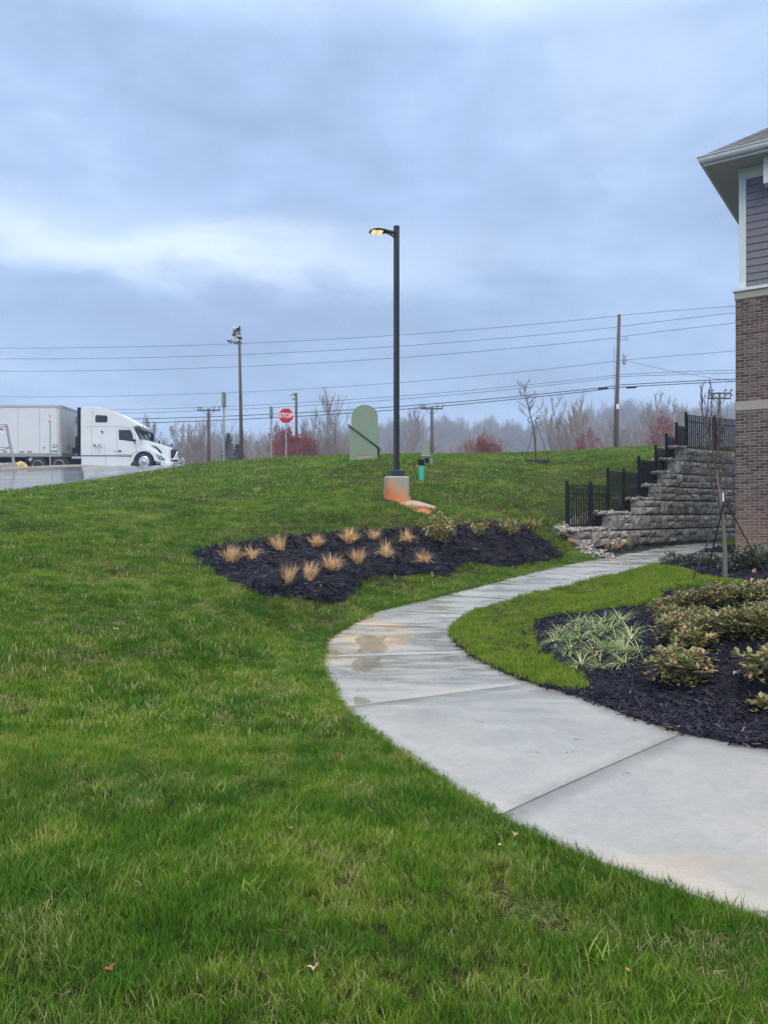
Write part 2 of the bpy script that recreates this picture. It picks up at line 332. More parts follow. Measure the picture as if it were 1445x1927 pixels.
t.set('Base Color', t.ramp(isl, [(0,(.15,.15,.145)),(.3,(.26,.24,.22)),(.6,(.33,.25,.20)),(.8,(.22,.20,.19)),(1,(.42,.40,.36))])); M['pebble'] = t.m
M['red_rock'] = simple('red_rock', (.27,.15,.11), .85, 0, .35, 4, .6, 12)
M['tan_rock'] = simple('tan_rock', (.45,.33,.17), .85, 0, .25, 4, .6, 12)
M['grey_rock'] = simple('grey_rock', (.26,.27,.28), .85, 0, .3, 4, .6, 12)
M['clay'] = simple('red_clay', (.42,.15,.065), .95, 0, .45, 9, 1.0, 40, obj=False)
M['slab_rock'] = simple('clay_stained_slab', (.36,.25,.19), .9, 0, .5, 7, .9, 22)
t = MT('stained_base_concrete'); v = t.pos(True); sp = t.n('ShaderNodeSeparateXYZ'); t.l(v, sp.inputs[0])
f = t.math('ADD', t.math('ADD', t.math('MULTIPLY', sp.outputs[2], 1.0), t.math('MULTIPLY', sp.outputs[0], .75)), t.math('MULTIPLY', t.noise(v, 5, 5, .6), .55))
c_ = t.ramp(f, [(.46, (.55,.19,.075)), (.64, (.50,.27,.14)), (.84, (.33,.32,.28))])
t.set('Base Color', c_); t.set('Roughness', .85); t.bump(t.noise(v, 30, 5), .4, .01); M['base_conc'] = t.m
# shingles
t = varied('shingle', [(0,(.07,.08,.09)),(.5,(.11,.12,.13)),(1,(.15,.16,.17))], .85, 30, .3, .5, 80); M['shingle'] = t.m
# plants
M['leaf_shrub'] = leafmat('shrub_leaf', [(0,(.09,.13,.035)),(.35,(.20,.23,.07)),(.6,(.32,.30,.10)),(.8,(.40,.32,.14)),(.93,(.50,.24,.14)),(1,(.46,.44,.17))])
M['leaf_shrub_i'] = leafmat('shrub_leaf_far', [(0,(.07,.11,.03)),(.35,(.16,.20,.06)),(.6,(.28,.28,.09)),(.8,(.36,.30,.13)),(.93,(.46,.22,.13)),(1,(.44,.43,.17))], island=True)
M['leaf_dark'] = leafmat('dark_evergreen_leaf', [(0,(.03,.06,.028)),(.5,(.06,.11,.045)),(.85,(.12,.17,.08)),(1,(.24,.28,.15))], .15, .3, True)
M['liriope'] = leafmat('striped_grass_leaf', [(0,(.09,.19,.04)),(.3,(.22,.34,.10)),(.55,(.48,.54,.24)),(.8,(.70,.70,.40)),(1,(.13,.25,.06))], .2, .45, True)
M['dry'] = leafmat('dry_ornamental_grass', [(0,(.50,.28,.11)),(.5,(.80,.52,.26)),(1,(.95,.76,.48))], .25, .6, True)
M['nandina'] = leafmat('nandina_leaf', [(0,(.22,.27,.07)),(.45,(.48,.48,.16)),(.80,(.62,.54,.24)),(.95,(.55,.30,.12)),(1,(.65,.08,.05))], .2, .5, True)
M['red_bud'] = leafmat('red_spring_buds', [(0,(.20,.02,.035)),(.6,(.34,.03,.05)),(1,(.36,.12,.10))], .2, .6, True)
M['orange_bud'] = leafmat('orange_buds', [(0,(.36,.08,.05)),(1,(.5,.16,.10))], .2, .6, True)
M['brown_bud'] = leafmat('brown_buds', [(0,(.20,.16,.12)),(1,(.34,.24,.17))], .2, .7, True)
M['green_bud'] = leafmat('pale_green_buds', [(0,(.20,.22,.12)),(1,(.36,.36,.22))], .2, .7, True)
M['pine'] = leafmat('pine_needles', [(0,(.02,.045,.025)),(1,(.05,.09,.05))], .1, .7, True)
M['dead_leaf_red'] = simple('red_dead_leaf', (.20,.06,.03), .7); M['dead_leaf_tan'] = simple('tan_dead_leaf', (.36,.26,.15), .7)
M['dead_leaf_or'] = simple('orange_dead_leaf', (.42,.17,.08), .7); M['dead_leaf_pale'] = simple('pale_dead_leaf', (.55,.55,.44), .7)
# ================================================================ terrain
def zr(px, py, d): return ((px-CX)/FPX*d, d, (HY-py)/FPX*d)
def zz_(px, py, z): d = z*FPX/(HY-py); return ((px-CX)/FPX*d, d, z)
shared = [
 (0,2.3,-1.5),(0,0,-1.5),(-3,0,-1.45),(3,0,-1.5),(0,-4,-1.5),(-3,-6,-1.45),(3,-6,-1.5),(-2,3.5,-1.42),(-3.1,6.3,-1.38),(-4,8,-1.1),(-1.5,6,-1.52),(-1.5,9,-1.45),
 (-6,12,-.55),(-8,16,.05),(-12.5,25,.74),(-7,5,-1.0),(-10,10,-.3),(-16,18,.6),(-22,30,1.4),(-25,22,1.2),(-9,0,-1.0),(-16,8,.0),
 zr(640,1137,11.4),zr(660,1000,16),zr(747,942,19),zr(686,866,27),zr(700,859,33),(0,40,2.85),
 zr(400,1090,12),zr(400,1035,14),zr(380,960,18.5),zr(400,900,28),zr(400,872,38),zr(200,900,31),
 zr(540,862,37),zr(550,940,19.5),zr(550,890,27.5),
 zr(0,888,38),zr(160,879,41),(-14,44,2.48),(-18,44,2.36),(-22,44,2.22),(-28,44,2.15),(-14,50,2.45),(-24,52,2.2),(-9,46,2.75),
 zr(960,856,34),zr(1100,849,36),zr(1008,872,30),zr(1000,950,21.5),zr(900,960,20),zr(900,900,24),zr(820,905,23),zr(1040,930,24),zr(1040,985,20),
 zr(1000,1012,17),zr(930,989,17.5),zr(960,1068,14.5),zr(850,1078,13.5),
 (-35,60,2.2),(-10,60,2.5),(10,60,2.4),(35,60,2.0),(-40,40,1.8),(0,48,2.8),(0,75,2.0),(30,75,1.6),(-40,75,2.0)]
PROF = np.array([(-10,-1.5),(4,-1.5),(5.5,-1.55),(7,-1.61),(9.3,-1.665),(10.9,-1.64),(12,-1.56),(13,-1.46),(14,-1.34),(15,-1.23),(16.5,-1.10),(18,-1.01),(20,-.94),(25,-.88),(60,-.88)])
_py = np.linspace(-10, 40, 501); _pz = np.interp(_py, PROF[:,0], PROF[:,1]); _kk = np.exp(-np.linspace(-2.2,2.2,17)**2); _kk /= _kk.sum(); _pz = np.convolve(np.pad(_pz, 8, mode='edge'), _kk, 'valid')
def path_profile(y): return np.interp(y, _py, _pz)
def phit(px, py):
    y = np.linspace(2, 34, 3201); return_i = int(np.argmax((HY-py)/FPX*y <= path_profile(y))); y0 = float(y[return_i]); return ((px-CX)/FPX*y0, y0)
pth = [(940,1544,-1.5),(1285,1386,-1.5),(650,1336,-1.62),(1000,1290,-1.6),(608,1240,-1.70),(880,1232,-1.68),(661,1178,-1.66),(856,1183,-1.63),(722,1150,-1.52),(890,1158,-1.5),
 (840,1121,-1.4),(975,1130,-1.4),(930,1098,-1.27),(1060,1109,-1.27),(1010,1077,-1.15),(1130,1093,-1.16)]
pth2 = [(1090,1060,-1.05),(1185,1080,-1.08),(1160,1047,-.98),(1230,1067,-1.02),(1260,1029,-.9),(1290,1050,-.95),(1345,1035,-.9),(1383,1019,-.88),
 (1363,1090,-1.0),(1445,1062,-.9),(1285,1290,-1.36),(1380,1402,-1.46),(1445,1200,-1.15),(1150,1180,-1.36),(1100,1290,-1.5),(1040,1165,-1.46),(1240,1145,-1.2),(1240,1110,-1.1),(1130,1052,-.975)]
def pctl(l): return [(*phit(a, b), float(path_profile(phit(a, b)[1]))) for a, b, c in l]
pth2b = pth2[7+1:]; pth2a = pth2[:8]
gpts = shared+pctl(pth+pth2a)+[zz_(*p) for p in pth2b]+[(4.9,19.2,-.86),(7.6,21.8,-.88),(10.5,24.6,-.88),(14,26,-.88),(20,26,-.88),(20,15,-.88),(9,15,-.88),(12,10,-.95),(8,3,-1.4),(14,0,-1.4),(24,35,-.88),(10,-5,-1.5),(12,36,-.8)]
hpts = shared+pctl(pth)+[(4.8,20.3,-.5),(4.3,19.2,-.6),(6.5,22,-.12),(7.9,23.6,.35),(8.7,24.6,.75),(9.3,25.4,1.2),(9.9,26,1.6),(10.4,26.8,2.0),(12,27.6,2.02),(14,28.3,2.02),(18,29.5,2.02),(26,30,2.0),zr(1220,843,36),(14,36,3.05),(24,38,3.0),zr(1150,870,29),zr(1180,930,24.6),(10,20,-.9),(14,22,-.9),(8,10,-1.2)]
def tps(pts, lam=.02):
    p = np.array(pts, float); n = len(p); d = np.hypot(p[:,None,0]-p[None,:,0], p[:,None,1]-p[None,:,1])
    K = np.where(d > 0, d**2*np.log(d+1e-12), 0)+lam*np.eye(n); Q = np.c_[np.ones(n), p[:,:2]]
    A = np.block([[K, Q], [Q.T, np.zeros((3,3))]]); w = np.linalg.solve(A, np.r_[p[:,2], 0, 0, 0]); return p, w
TG = tps(gpts); TH = tps(hpts)
def tev(T, x, y):
    p, w = T; out = w[-3]+w[-2]*x+w[-1]*y
    for i in range(len(p)):
        d2 = (x-p[i,0])**2+(y-p[i,1])**2; out = out+w[i]*.5*d2*np.log(d2+1e-12)
    return out
WALL = [(4.9,19.2),(6.2,20.45),(7.6,21.85),(9.0,23.3),(10.4,24.55),(12,25.5),(13.6,26.1),(17,26.8),(24,27.5)]
ext = [(-3,10.5)]+WALL
def wall_w(x, y):
    best = np.full(x.shape, 1e9); sg = np.ones(x.shape)
    for (ax, ay), (bx, by) in zip(ext[:-1], ext[1:]):
        dx, dy = bx-ax, by-ay; t = np.clip(((x-ax)*dx+(y-ay)*dy)/(dx*dx+dy*dy), 0, 1)
        d = np.hypot(x-ax-t*dx, y-ay-t*dy); s = np.sign(dx*(y-ay)-dy*(x-ax)); m = d < best-1e-9
        best = np.where(m, d, best); sg = np.where(m, s, sg)
    s = best*sg; left = np.clip(4.9-x, 0, 4)
    wd = .18+left*1.0; c = .22+0*left
    q = np.clip((s-c+wd)/(2*wd), 0, 1); return q*q*(3-2*q)
def lumps(x, y):
    return .022*np.sin(x*1.9+.7*np.sin(y*1.1))*np.sin(y*1.6+1.3)+.016*np.sin(x*4.3+y*2.1)*np.sin(y*3.7-x*1.2+2)+.03*np.sin(x*.7+2)*np.sin(y*.8)
def height_raw(x, y):
    x = np.asarray(x, float); y = np.asarray(y, float)
    xc = np.clip(x, -42, 34); yc = np.clip(y, -8, 78); g = tev(TG, xc, yc); h = tev(TH, xc, yc); w = wall_w(xc, yc)
    z = g*(1-w)+h*w; dd = np.hypot(x-xc, y-yc); f = np.clip(dd/80, 0, 1); f = f*f*(3-2*f)
    z = np.clip(z, -2.0, 4.0); return EYE+z*(1-f)+(-1.0)*f
GX = np.concatenate([np.arange(-42, -12, .5), np.arange(-12, 16, .16), np.arange(16, 34.01, .5)]); GY = np.concatenate([np.arange(-8, 0, .5), np.arange(0, 30, .16), np.arange(30, 78.01, .5)])
_gx, _gy = np.meshgrid(GX, GY); GZ = height_raw(_gx, _gy)+lumps(_gx, _gy)*np.clip((36-np.hypot(_gx, _gy))/10, 0, 1)
def H(x, y):
    x = np.atleast_1d(np.asarray(x, float)); y = np.atleast_1d(np.asarray(y, float))
    xi = np.clip(np.searchsorted(GX, x)-1, 0, len(GX)-2); yi = np.clip(np.searchsorted(GY, y)-1, 0, len(GY)-2)
    tx = np.clip((x-GX[xi])/(GX[xi+1]-GX[xi]), 0, 1); ty = np.clip((y-GY[yi])/(GY[yi+1]-GY[yi]), 0, 1)
    return (GZ[yi,xi]*(1-tx)+GZ[yi,xi+1]*tx)*(1-ty)+(GZ[yi+1,xi]*(1-tx)+GZ[yi+1,xi+1]*tx)*ty
def h1(x, y): return float(H(x, y)[0])
_Z = np.concatenate([np.arange(1.2, 12, .02), np.arange(12, 76, .04)])
def hit(px, py, zmin=1.2, off=0.0):
    x = (px-CX)/FPX*_Z; z = EYE+(HY-py)/FPX*_Z; g = H(x, _Z)+off; m = (z <= g) & (_Z >= zmin)
    if not m.any():
        i = int(np.argmin(np.where(_Z >= zmin, (z-g)/_Z, 9)))
    else: i = int(np.argmax(m))
    return (float(x[i]), float(_Z[i]))
def hits(l): return [hit(*p) for p in l]
def smooth_poly(pts, n=6, closed=True):
    out = []; m = len(pts)
    rngi = range(m if closed else m-1)
    for i in rngi:
        p0 = pts[(i-1) % m] if closed or i > 0 else pts[0]; p1 = pts[i]; p2 = pts[(i+1) % m]; p3 = pts[(i+2) % m] if closed or i+2 < m else pts[-1]
        for k in range(n):
            t = k/n; out.append(tuple(.5*((2*p1[j])+(-p0[j]+p2[j])*t+(2*p0[j]-5*p1[j]+4*p2[j]-p3[j])*t*t+(-p0[j]+3*p1[j]-3*p2[j]+p3[j])*t**3) for j in (0,1)))
    if not closed: out.append(tuple(pts[-1]))
    return out
def inpoly(x, y, poly):
    x = np.asarray(x); y = np.asarray(y); c = np.zeros(x.shape, bool); n = len(poly)
    for i in range(n):
        x1, y1 = poly[i]; x2, y2 = poly[i-1]
        if y1 == y2: continue
        m = ((y1 > y) != (y2 > y)) & (x < (x2-x1)*(y-y1)/(y2-y1)+x1); c ^= m
    return c
# path joints: (outer edge, inner edge)
J = [((5.6,.3),(6.9,2.2)), ((4.1,1.1),(5.4,2.8)), ((2.3,2.15),(3.75,3.75)), (phit(940,1544),phit(1285,1386)), (phit(650,1336),phit(1000,1290)), (phit(608,1240),phit(880,1232)), (phit(661,1178),phit(856,1183)),
     (phit(722,1150),phit(890,1158)), (phit(840,1121),phit(975,1130)), (phit(930,1098),phit(1060,1109)), (phit(1010,1077),phit(1130,1093)), (phit(1090,1060),phit(1185,1080)), (phit(1160,1047),phit(1235,1066)),
     (phit(1215,1036),phit(1290,1050)), (phit(1262,1029),phit(1345,1035)), (phit(1330,1022),phit(1372,1028)), (phit(1383,1019),phit(1420,1025)), (phit(1440,1016),phit(1480,1023))]
Lp = [j[0] for j in J]; Rp = [j[1] for j in J]
# extra shape points of each edge inside a slab
edgeL = {3: [phit(800,1450), phit(700,1381)], 4: [phit(614,1278)], 5: [phit(616,1207)], 2: [phit(1290,1690)], 6:[phit(690,1163)]}
edgeR = {3: [phit(1180,1352), phit(1090,1316)], 4: [phit(935,1262)], 5: [phit(856,1205)], 2: [phit(1445,1417)]}
def edge_curve(base, extra):
    pts = []; idx = []
    for i, p in enumerate(base): idx.append(len(pts)); pts.append(p); pts += extra.get(i, [])
    return pts, idx
def dense(base, extra, per=10):
    pts, idx = edge_curve(base, extra); sm = smooth_poly(pts, 8, False); segs = []
    for a, b in zip(idx[:-1], idx[1:]):
        sg = np.array(sm[a*8:b*8+1]); d = np.r_[0, np.cumsum(np.hypot(*np.diff(sg, axis=0).T))]; tt = np.linspace(0, d[-1], per+1)
        segs.append(np.c_[np.interp(tt, d, sg[:,0]), np.interp(tt, d, sg[:,1])])
    return segs
SL, SR = dense(Lp, edgeL, 14), dense(Rp, edgeR, 14)
path_poly = [tuple(p) for s_ in SL for p in s_[:-1]]+[tuple(SL[-1][-1])]+[tuple(p) for p in SR[-1][::-1]]+[tuple(p) for s_ in SR[-2::-1] for p in s_[::-1][1:]]
_m = (np.abs(_gx) < 12) & (_gy > -1) & (_gy < 30); _x = _gx[_m]; _y = _gy[_m]; _pp = np.array(path_poly[::2]); _dm = np.full(_x.shape, 1e9)
for i in range(len(_pp)):
    a, b = _pp[i-1], _pp[i]; d = b-a; L2 = d@d+1e-12; tt = np.clip(((_x-a[0])*d[0]+(_y-a[1])*d[1])/L2, 0, 1); _dm = np.minimum(_dm, np.hypot(_x-a[0]-tt*d[0], _y-a[1]-tt*d[1]))
_dm = np.where(inpoly(_x, _y, path_poly), 0, _dm); _w = np.clip((_dm-.25)/1.3, 0, 1); _w = _w*_w*(3-2*_w); GZ[_m] = GZ[_m]*_w+(EYE+path_profile(_y))*(1-_w)
# the ground sheet: fine near, coarse to the horizon
def ext_axis(a, lo, hi):
    l = [a[0]-s for s in (3,8,18,40,90,200,340,450,540) if a[0]-s > lo][::-1]; r_ = [a[-1]+s for s in (3,8,18,40,90,200,340,450,540) if a[-1]+s < hi]
    return np.concatenate([l, a, r_])
AX = ext_axis(GX, -3000, 3000); AY = ext_axis(GY, -3000, 3000)
ax, ay = np.meshgrid(AX, AY); az_ = height_raw(ax, ay); inside = (ax >= GX[0]) & (ax <= GX[-1]) & (ay >= GY[0]) & (ay <= GY[-1])
az_[inside] = H(ax[inside], ay[inside])
nx, ny = len(AX), len(AY); V = np.c_[ax.ravel(), ay.ravel(), az_.ravel()]
i0 = (np.arange(ny-1)[:,None]*nx+np.arange(nx-1)[None,:]).ravel(); F = np.c_[i0, i0+1, i0+nx+1, i0+nx]
me = bpy.data.meshes.new('ground'); me.vertices.add(len(V)); me.vertices.foreach_set('co', V.ravel())
me.loops.add(len(F)*4); me.loops.foreach_set('vertex_index', F.ravel().astype(np.int32)); me.polygons.add(len(F)); me.polygons.foreach_set('loop_start', np.arange(len(F))*4)
me.polygons.foreach_set('use_smooth', np.ones(len(F), bool)); me.update(calc_edges=True); me.materials.append(M['ground'])
tag(link('ground', me), kind='structure')
# ---------------------------------------------------------------- regions (plan outlines)
def sheet(name, poly, mat, res=.2, off=.01, mound=0.0, noise_amp=0.0, skirt=.15):
    xs = [p[0] for p in poly]; ys = [p[1] for p in poly]
    gx, gy = np.meshgrid(np.arange(min(xs), max(xs), res), np.arange(min(ys), max(ys), res)); gx = gx.ravel()+rng.uniform(-.2,.2,gx.size)*res; gy = gy.ravel()+rng.uniform(-.2,.2,gy.size)*res
    m = inpoly(gx, gy, poly); gx, gy = gx[m], gy[m]; P_ = np.array(poly); dmin = np.full(gx.shape, 1e9)
    for i in range(len(P_)):
        a, b = P_[i-1], P_[i]; d = b-a; L2 = d@d+1e-12; tt = np.clip(((gx-a[0])*d[0]+(gy-a[1])*d[1])/L2, 0, 1); dmin = np.minimum(dmin, np.hypot(gx-a[0]-tt*d[0], gy-a[1]-tt*d[1]))
    k = dmin > res*.4; gx, gy, dmin = gx[k], gy[k], dmin[k]; nb = len(poly)
    co = [Vector(p) for p in poly]+[Vector(p) for p in zip(gx.tolist(), gy.tolist())]
    v, e_, f, *_r = delaunay_2d_cdt(co, [(i, (i+1) % nb) for i in range(nb)], [], 1, 1e-5)
    vx = np.array([p.x for p in v]); vy = np.array([p.y for p in v]); dm = np.zeros(len(v))
    dm = np.full(len(v), 1e9)
    for i in range(len(P_)):
        a, b = P_[i-1], P_[i]; d = b-a; L2 = d@d+1e-12; tt = np.clip(((vx-a[0])*d[0]+(vy-a[1])*d[1])/L2, 0, 1); dm = np.minimum(dm, np.hypot(vx-a[0]-tt*d[0], vy-a[1]-tt*d[1]))
    z = H(vx, vy)+off+mound*np.clip(dm/.35, 0, 1)**.7+noise_amp*rng.uniform(-1,1,len(v))*np.clip(dm/.2,0,1)
    V_ = list(zip(vx.tolist(), vy.tolist(), z.tolist())); F_ = [tuple(q) for q in f]
    me = mesh_of(name, V_, F_, mat, smooth=True); bm = bmesh.new(); bm.from_mesh(me); bmesh.ops.recalc_face_normals(bm, faces=bm.faces)
    if bm.faces and sum(q.normal.z for q in bm.faces) < 0: bmesh.ops.reverse_faces(bm, faces=bm.faces)
    if skirt:
        be = [q for q in bm.edges if q.is_boundary]; r_ = bmesh.ops.extrude_edge_only(bm, edges=be)
        for q in r_['geom']:
            if isinstance(q, bmesh.types.BMVert): q.co.z -= skirt
    bm.to_mesh(me); bm.free(); return link(name, me)
PATH_OFF = .022
path = empty('path'); tag(path, kind='structure')
def path_z(x, y): return height_smooth(x, y)+PATH_OFF
def height_smooth(x, y): return EYE+path_profile(np.asarray(y, float))
for k in range(len(SL)):
    a, b = SL[k].copy(), SR[k].copy(); g_ = .007
    for e_ in (a, b):
        d = e_[1]-e_[0]; e_[0] += d/np.linalg.norm(d)*g_; d = e_[-2]-e_[-1]; e_[-1] += d/np.linalg.norm(d)*g_
    nu = 12; V_ = []; F_ = []
    for i in range(len(a)):
        for j in range(nu+1):
            s_ = j/nu; p = a[i]*(1-s_)+b[i]*s_; V_.append([p[0], p[1], 0])
    V_ = np.array(V_); V_[:,2] = path_z(V_[:,0], V_[:,1]); W_ = nu+1; n_ = len(a)
    rim = [j for j in range(W_)]+[i*W_+nu for i in range(1, n_)]+[(n_-1)*W_+j for j in range(nu-1, -1, -1)]+[i*W_ for i in range(n_-2, 0, -1)]
    F_ = [(i*W_+j, (i+1)*W_+j, (i+1)*W_+j+1, i*W_+j+1) for i in range(n_-1) for j in range(nu)]
    V2 = V_.tolist(); base_n = len(V2)
    for r_ in rim: V2.append([V_[r_,0], V_[r_,1], V_[r_,2]-.12])
    F_ += [(rim[i], rim[(i+1) % len(rim)], base_n+(i+1) % len(rim), base_n+i) for i in range(len(rim))]
    me = mesh_of('paving_slab', V2, F_, M['concrete']); bm = bmesh.new(); bm.from_mesh(me); bmesh.ops.recalc_face_normals(bm, faces=bm.faces)
    if sum(q.normal.z for q in bm.faces) < 0: bmesh.ops.reverse_faces(bm, faces=bm.faces)
    bm.to_mesh(me); bm.free()
    for q in me.polygons: q.use_smooth = abs(q.normal.z) > .5
    link('paving_slab', me, path)
# side walk to the building
def side_walk():
    a = hit(1292,1046); b = hit(1302,1054); poly = [hit(1285,1049), hit(1312,1042.5), (7.75,17.75), (7.6,16.7), hit(1340,1054), hit(1300,1053)]
    return poly
SWP = [hit(1291,1050), hit(1312,1043), hit(1400,1043.5), hit(1400,1052), hit(1320,1053)]
swz = sheet('side_path', SWP, M['concrete'], .3, .04); tag(swz, kind='structure')
# mulch beds
BED1 = smooth_poly(hits([(365,1045),(430,1029),(510,1018),(600,1010),(700,1003),(790,997),(850,993),(930,986),(968,990),(1000,1008),(1035,1030),(1053,1048),(1035,1056),(1000,1058),(950,1068),(905,1061),(868,1061),(850,1078),(838,1090),(800,1085),(740,1090),(690,1090),(672,1106),(660,1125),(640,1137),(590,1132),(520,1128),(470,1118),(420,1090),(385,1065)]), 4)
ISLAND = [tuple(p) for s_ in SR[4:12] for p in s_[:-1][::2]]+hits([(1240,1069),(1268,1071),(1287,1077),(1300,1088),(1345,1097),(1400,1100),(1400,1108),(1300,1112),(1245,1120),(1240,1132),(1232,1143),(1180,1149),(1140,1152),(1100,1160),(1040,1165),(1008,1178),(998,1195),(1010,1225),(1040,1255),(1080,1280),(1100,1298),(1096,1311)])
BED2 = [tuple(p) for s_ in SR[1:14] for p in s_[:-1][::2]]+[hit(1300,1053), hit(1400,1052.5), (9.3,15.3), (13,12), (13,4), (8,2.2)]
BED3 = hits([(1088,1031)])+[tuple(p) for s_ in SL[11:16] for p in s_[:-1][::2] if p[0] > phit(1128,1052)[0]]+[tuple(SL[15][-1])]+[(13.5,26.0),(12,25.5),(10.4,24.6),(9,23.35),(7.6,21.9),(6.2,20.5),(5.0,19.3)]
BED4 = hits([(1312,1042),(1345,1034.5),(1372,1029.5),(1400,1030),(1400,1042.5)])
b1_ = tag(sheet('mulch_bed', BED1, M['mulch_base'], .16, .012, .05, .012), kind='structure')
b2_ = tag(sheet('mulch_bed', BED2, M['mulch_base'], .14, .012, .02, .012), kind='structure')
b3_ = tag(sheet('mulch_bed', BED3, M['mulch_base'], .2, .012, .02, .01), kind='structure')
b4_ = tag(sheet('mulch_bed', BED4, M['mulch_base'], .2, .012, .0, .01), kind='structure')
isl_o = tag(sheet('lawn', ISLAND, M['ground'], .2, .035, .03, .005), kind='structure')
# puddles: flat sheets of water a millimetre above the slabs
def puddle(px, lab):
    pts = [phit(a, b) for a, b in px]; sm = smooth_poly(pts, 7); _q = random.Random(len(lab)); _w = [(_q.uniform(-.006,.006), _q.uniform(-.012,.012)) for _ in sm]; sm = [(p[0]+_w[i][0]+_w[i-1][0], p[1]+_w[i][1]+_w[i-1][1]) for i, p in enumerate(sm)]; zs = [float(path_z(np.array(p[0]), np.array(p[1]))) for p in sm]
    c = (sum(p[0] for p in sm)/len(sm), sum(p[1] for p in sm)/len(sm)); zc = float(path_z(np.array(c[0]), np.array(c[1])))
    V_ = [(*p, z+.002) for p, z in zip(sm, zs)]+[(*c, zc+.002)]; n_ = len(sm)
    o = link('puddle', mesh_of('puddle', V_, [(i, (i+1) % n_, n_) for i in range(n_)], M['puddle'], smooth=True)); tag(o, lab, 'puddle', 'puddles on the path', 'thing'); return o
puddle([(666,1317),(676,1318),(690,1321),(701,1326.5),(684,1329.5),(668,1331),(667,1324)], 'small tan fan shaped puddle against the path joint')
puddle([(611,1229),(625,1225),(641,1230),(640,1237),(622,1239),(612,1236)], 'orange brown puddle at the outer edge of the path bend')
puddle([(664,1250),(678,1240),(700,1243),(719,1240),(714,1250),(722,1260),(704,1262),(690,1271),(676,1266),(668,1269)], 'grey green puddle in the middle of the path bend')
puddle([(668,1206),(690,1199),(712,1203),(726,1200),(722,1213),(731,1226),(708,1232),(690,1228),(672,1233),(678,1219)], 'olive puddle just above the joint in the path bend')
# ---------------------------------------------------------------- road
near_edge = hits([(-60,934),(0,925),(60,919),(120,911),(200,899.5),(300,885),(400,871.5)])
ROAD = near_edge+[(-7.6,45),(-6,58),(-60,60),(-60,24)]
tag(sheet('road', ROAD, M['asphalt'], .8, .02), kind='structure')
kl = smooth_poly([(-40,36.4)]+[((px-CX)/FPX*d, d) for px, d in ((-80,38),(0,38.6),(80,40.2),(160,41.6),(205,42.4))], 6, False)
kb = MB()
for a, b in zip(kl[:-1], kl[1:]):
    d = Vector((b[0]-a[0], b[1]-a[1], 0)).normalized(); nrm = Vector((-d.y, d.x, 0)); r4 = []
    for p in (a, b):
        z = h1(*p)+.02
        for o_, zz2 in ((0,-.1),(0,.13),(.03,.16),(.45,.16),(.45,-.1)): r4.append(Vector((p[0], p[1], z+zz2))+nrm*o_)
    kb.add(r4, [(i, i+1, i+6, i+5) for i in range(4)]+[(0,1,2,3,4)][:0])
tag(kb.build('kerb', M['kerb']), kind='structure')
# ================================================================ retaining wall
CH = .418; Z1 = EYE-.42
cum = np.r_[0, np.cumsum([math.dist(a, b) for a, b in zip(WALL[:-1], WALL[1:])])]
wsm = smooth_poly(WALL, 10, False); wcum = np.r_[0, np.cumsum([math.dist(a, b) for a, b in zip(wsm[:-1], wsm[1:])])]; wa = np.array(wsm)
def wpt(s, back=0):
    x = np.interp(s, wcum, wa[:,0]); y = np.interp(s, wcum, wa[:,1]); x2 = np.interp(s+.05, wcum, wa[:,0]); y2 = np.interp(s+.05, wcum, wa[:,1]); x1_ = np.interp(max(s-.05,0), wcum, wa[:,0]); y1_ = np.interp(max(s-.05,0), wcum, wa[:,1])
    d = Vector((x2-x1_, y2-y1_, 0)).normalized(); return Vector((x, y, 0))+Vector((-d.y, d.x, 0))*back, d
def s_at_px(px, back=.2):
    ss = np.linspace(0, wcum[-1], 800); v = []
    for s in ss: p, d = wpt(s, back); v.append(CX+p.x/p.y*FPX)
    return float(np.interp(px, v, ss))
starts = [0.0]+[s_at_px(p) for p in (1147,1203,1237,1256,1276,1292)]
wall = empty('retaining_wall', (4.9,19.2,EYE-.86)); tag(wall, 'curved stepped retaining wall of rough grey stone blocks beside the path', 'wall'); wo_ = Vector(wall.location)
fill = MB(); nst = 0; SEND = s_at_px(1440)
def rough_block(s0, s1, z0, z1, back, depth, rr):
    nu, nv = max(3, int((s1-s0)/.12)), 3; V_ = []; pr = .03+rr.uniform(0,.05)
    for j in range(nv+1):
        for i in range(nu+1):
            s = s0+(s1-s0)*i/nu; z = z0+(z1-z0)*j/nv; p, d = wpt(s, back); nrm = Vector((-d.y, d.x, 0))
            edge = (i in (0, nu)) or (j in (0, nv)); o_ = 0 if edge else -pr*rr.uniform(.4,1.1)
            V_.append(p+nrm*(o_+rr.uniform(-.008,.008))+Vector((0,0,z+(0 if edge else rr.uniform(-.02,.02))))-wo_)
    W_ = nu+1; F_ = [(j*W_+i, j*W_+i+1, (j+1)*W_+i+1, (j+1)*W_+i) for j in range(nv) for i in range(nu)]
    nb = len(V_)
    for i, j in ((0,0),(nu,0),(nu,nv),(0,nv)):
        p, d = wpt(s0+(s1-s0)*i/nu, back+depth); V_.append(p+Vector((0,0,z0+(z1-z0)*j/nv))-wo_)
    F_ += [tuple([nv*W_+i for i in range(nu+1)]+[nb+2, nb+3]), tuple([j*W_ for j in range(nv, -1, -1)]+[nb, nb+3][::1]), tuple([j*W_+nu for j in range(nv+1)]+[nb+2, nb+1])]
    return V_, F_
rr = random.Random(3)
back_of = lambda k: .035*k
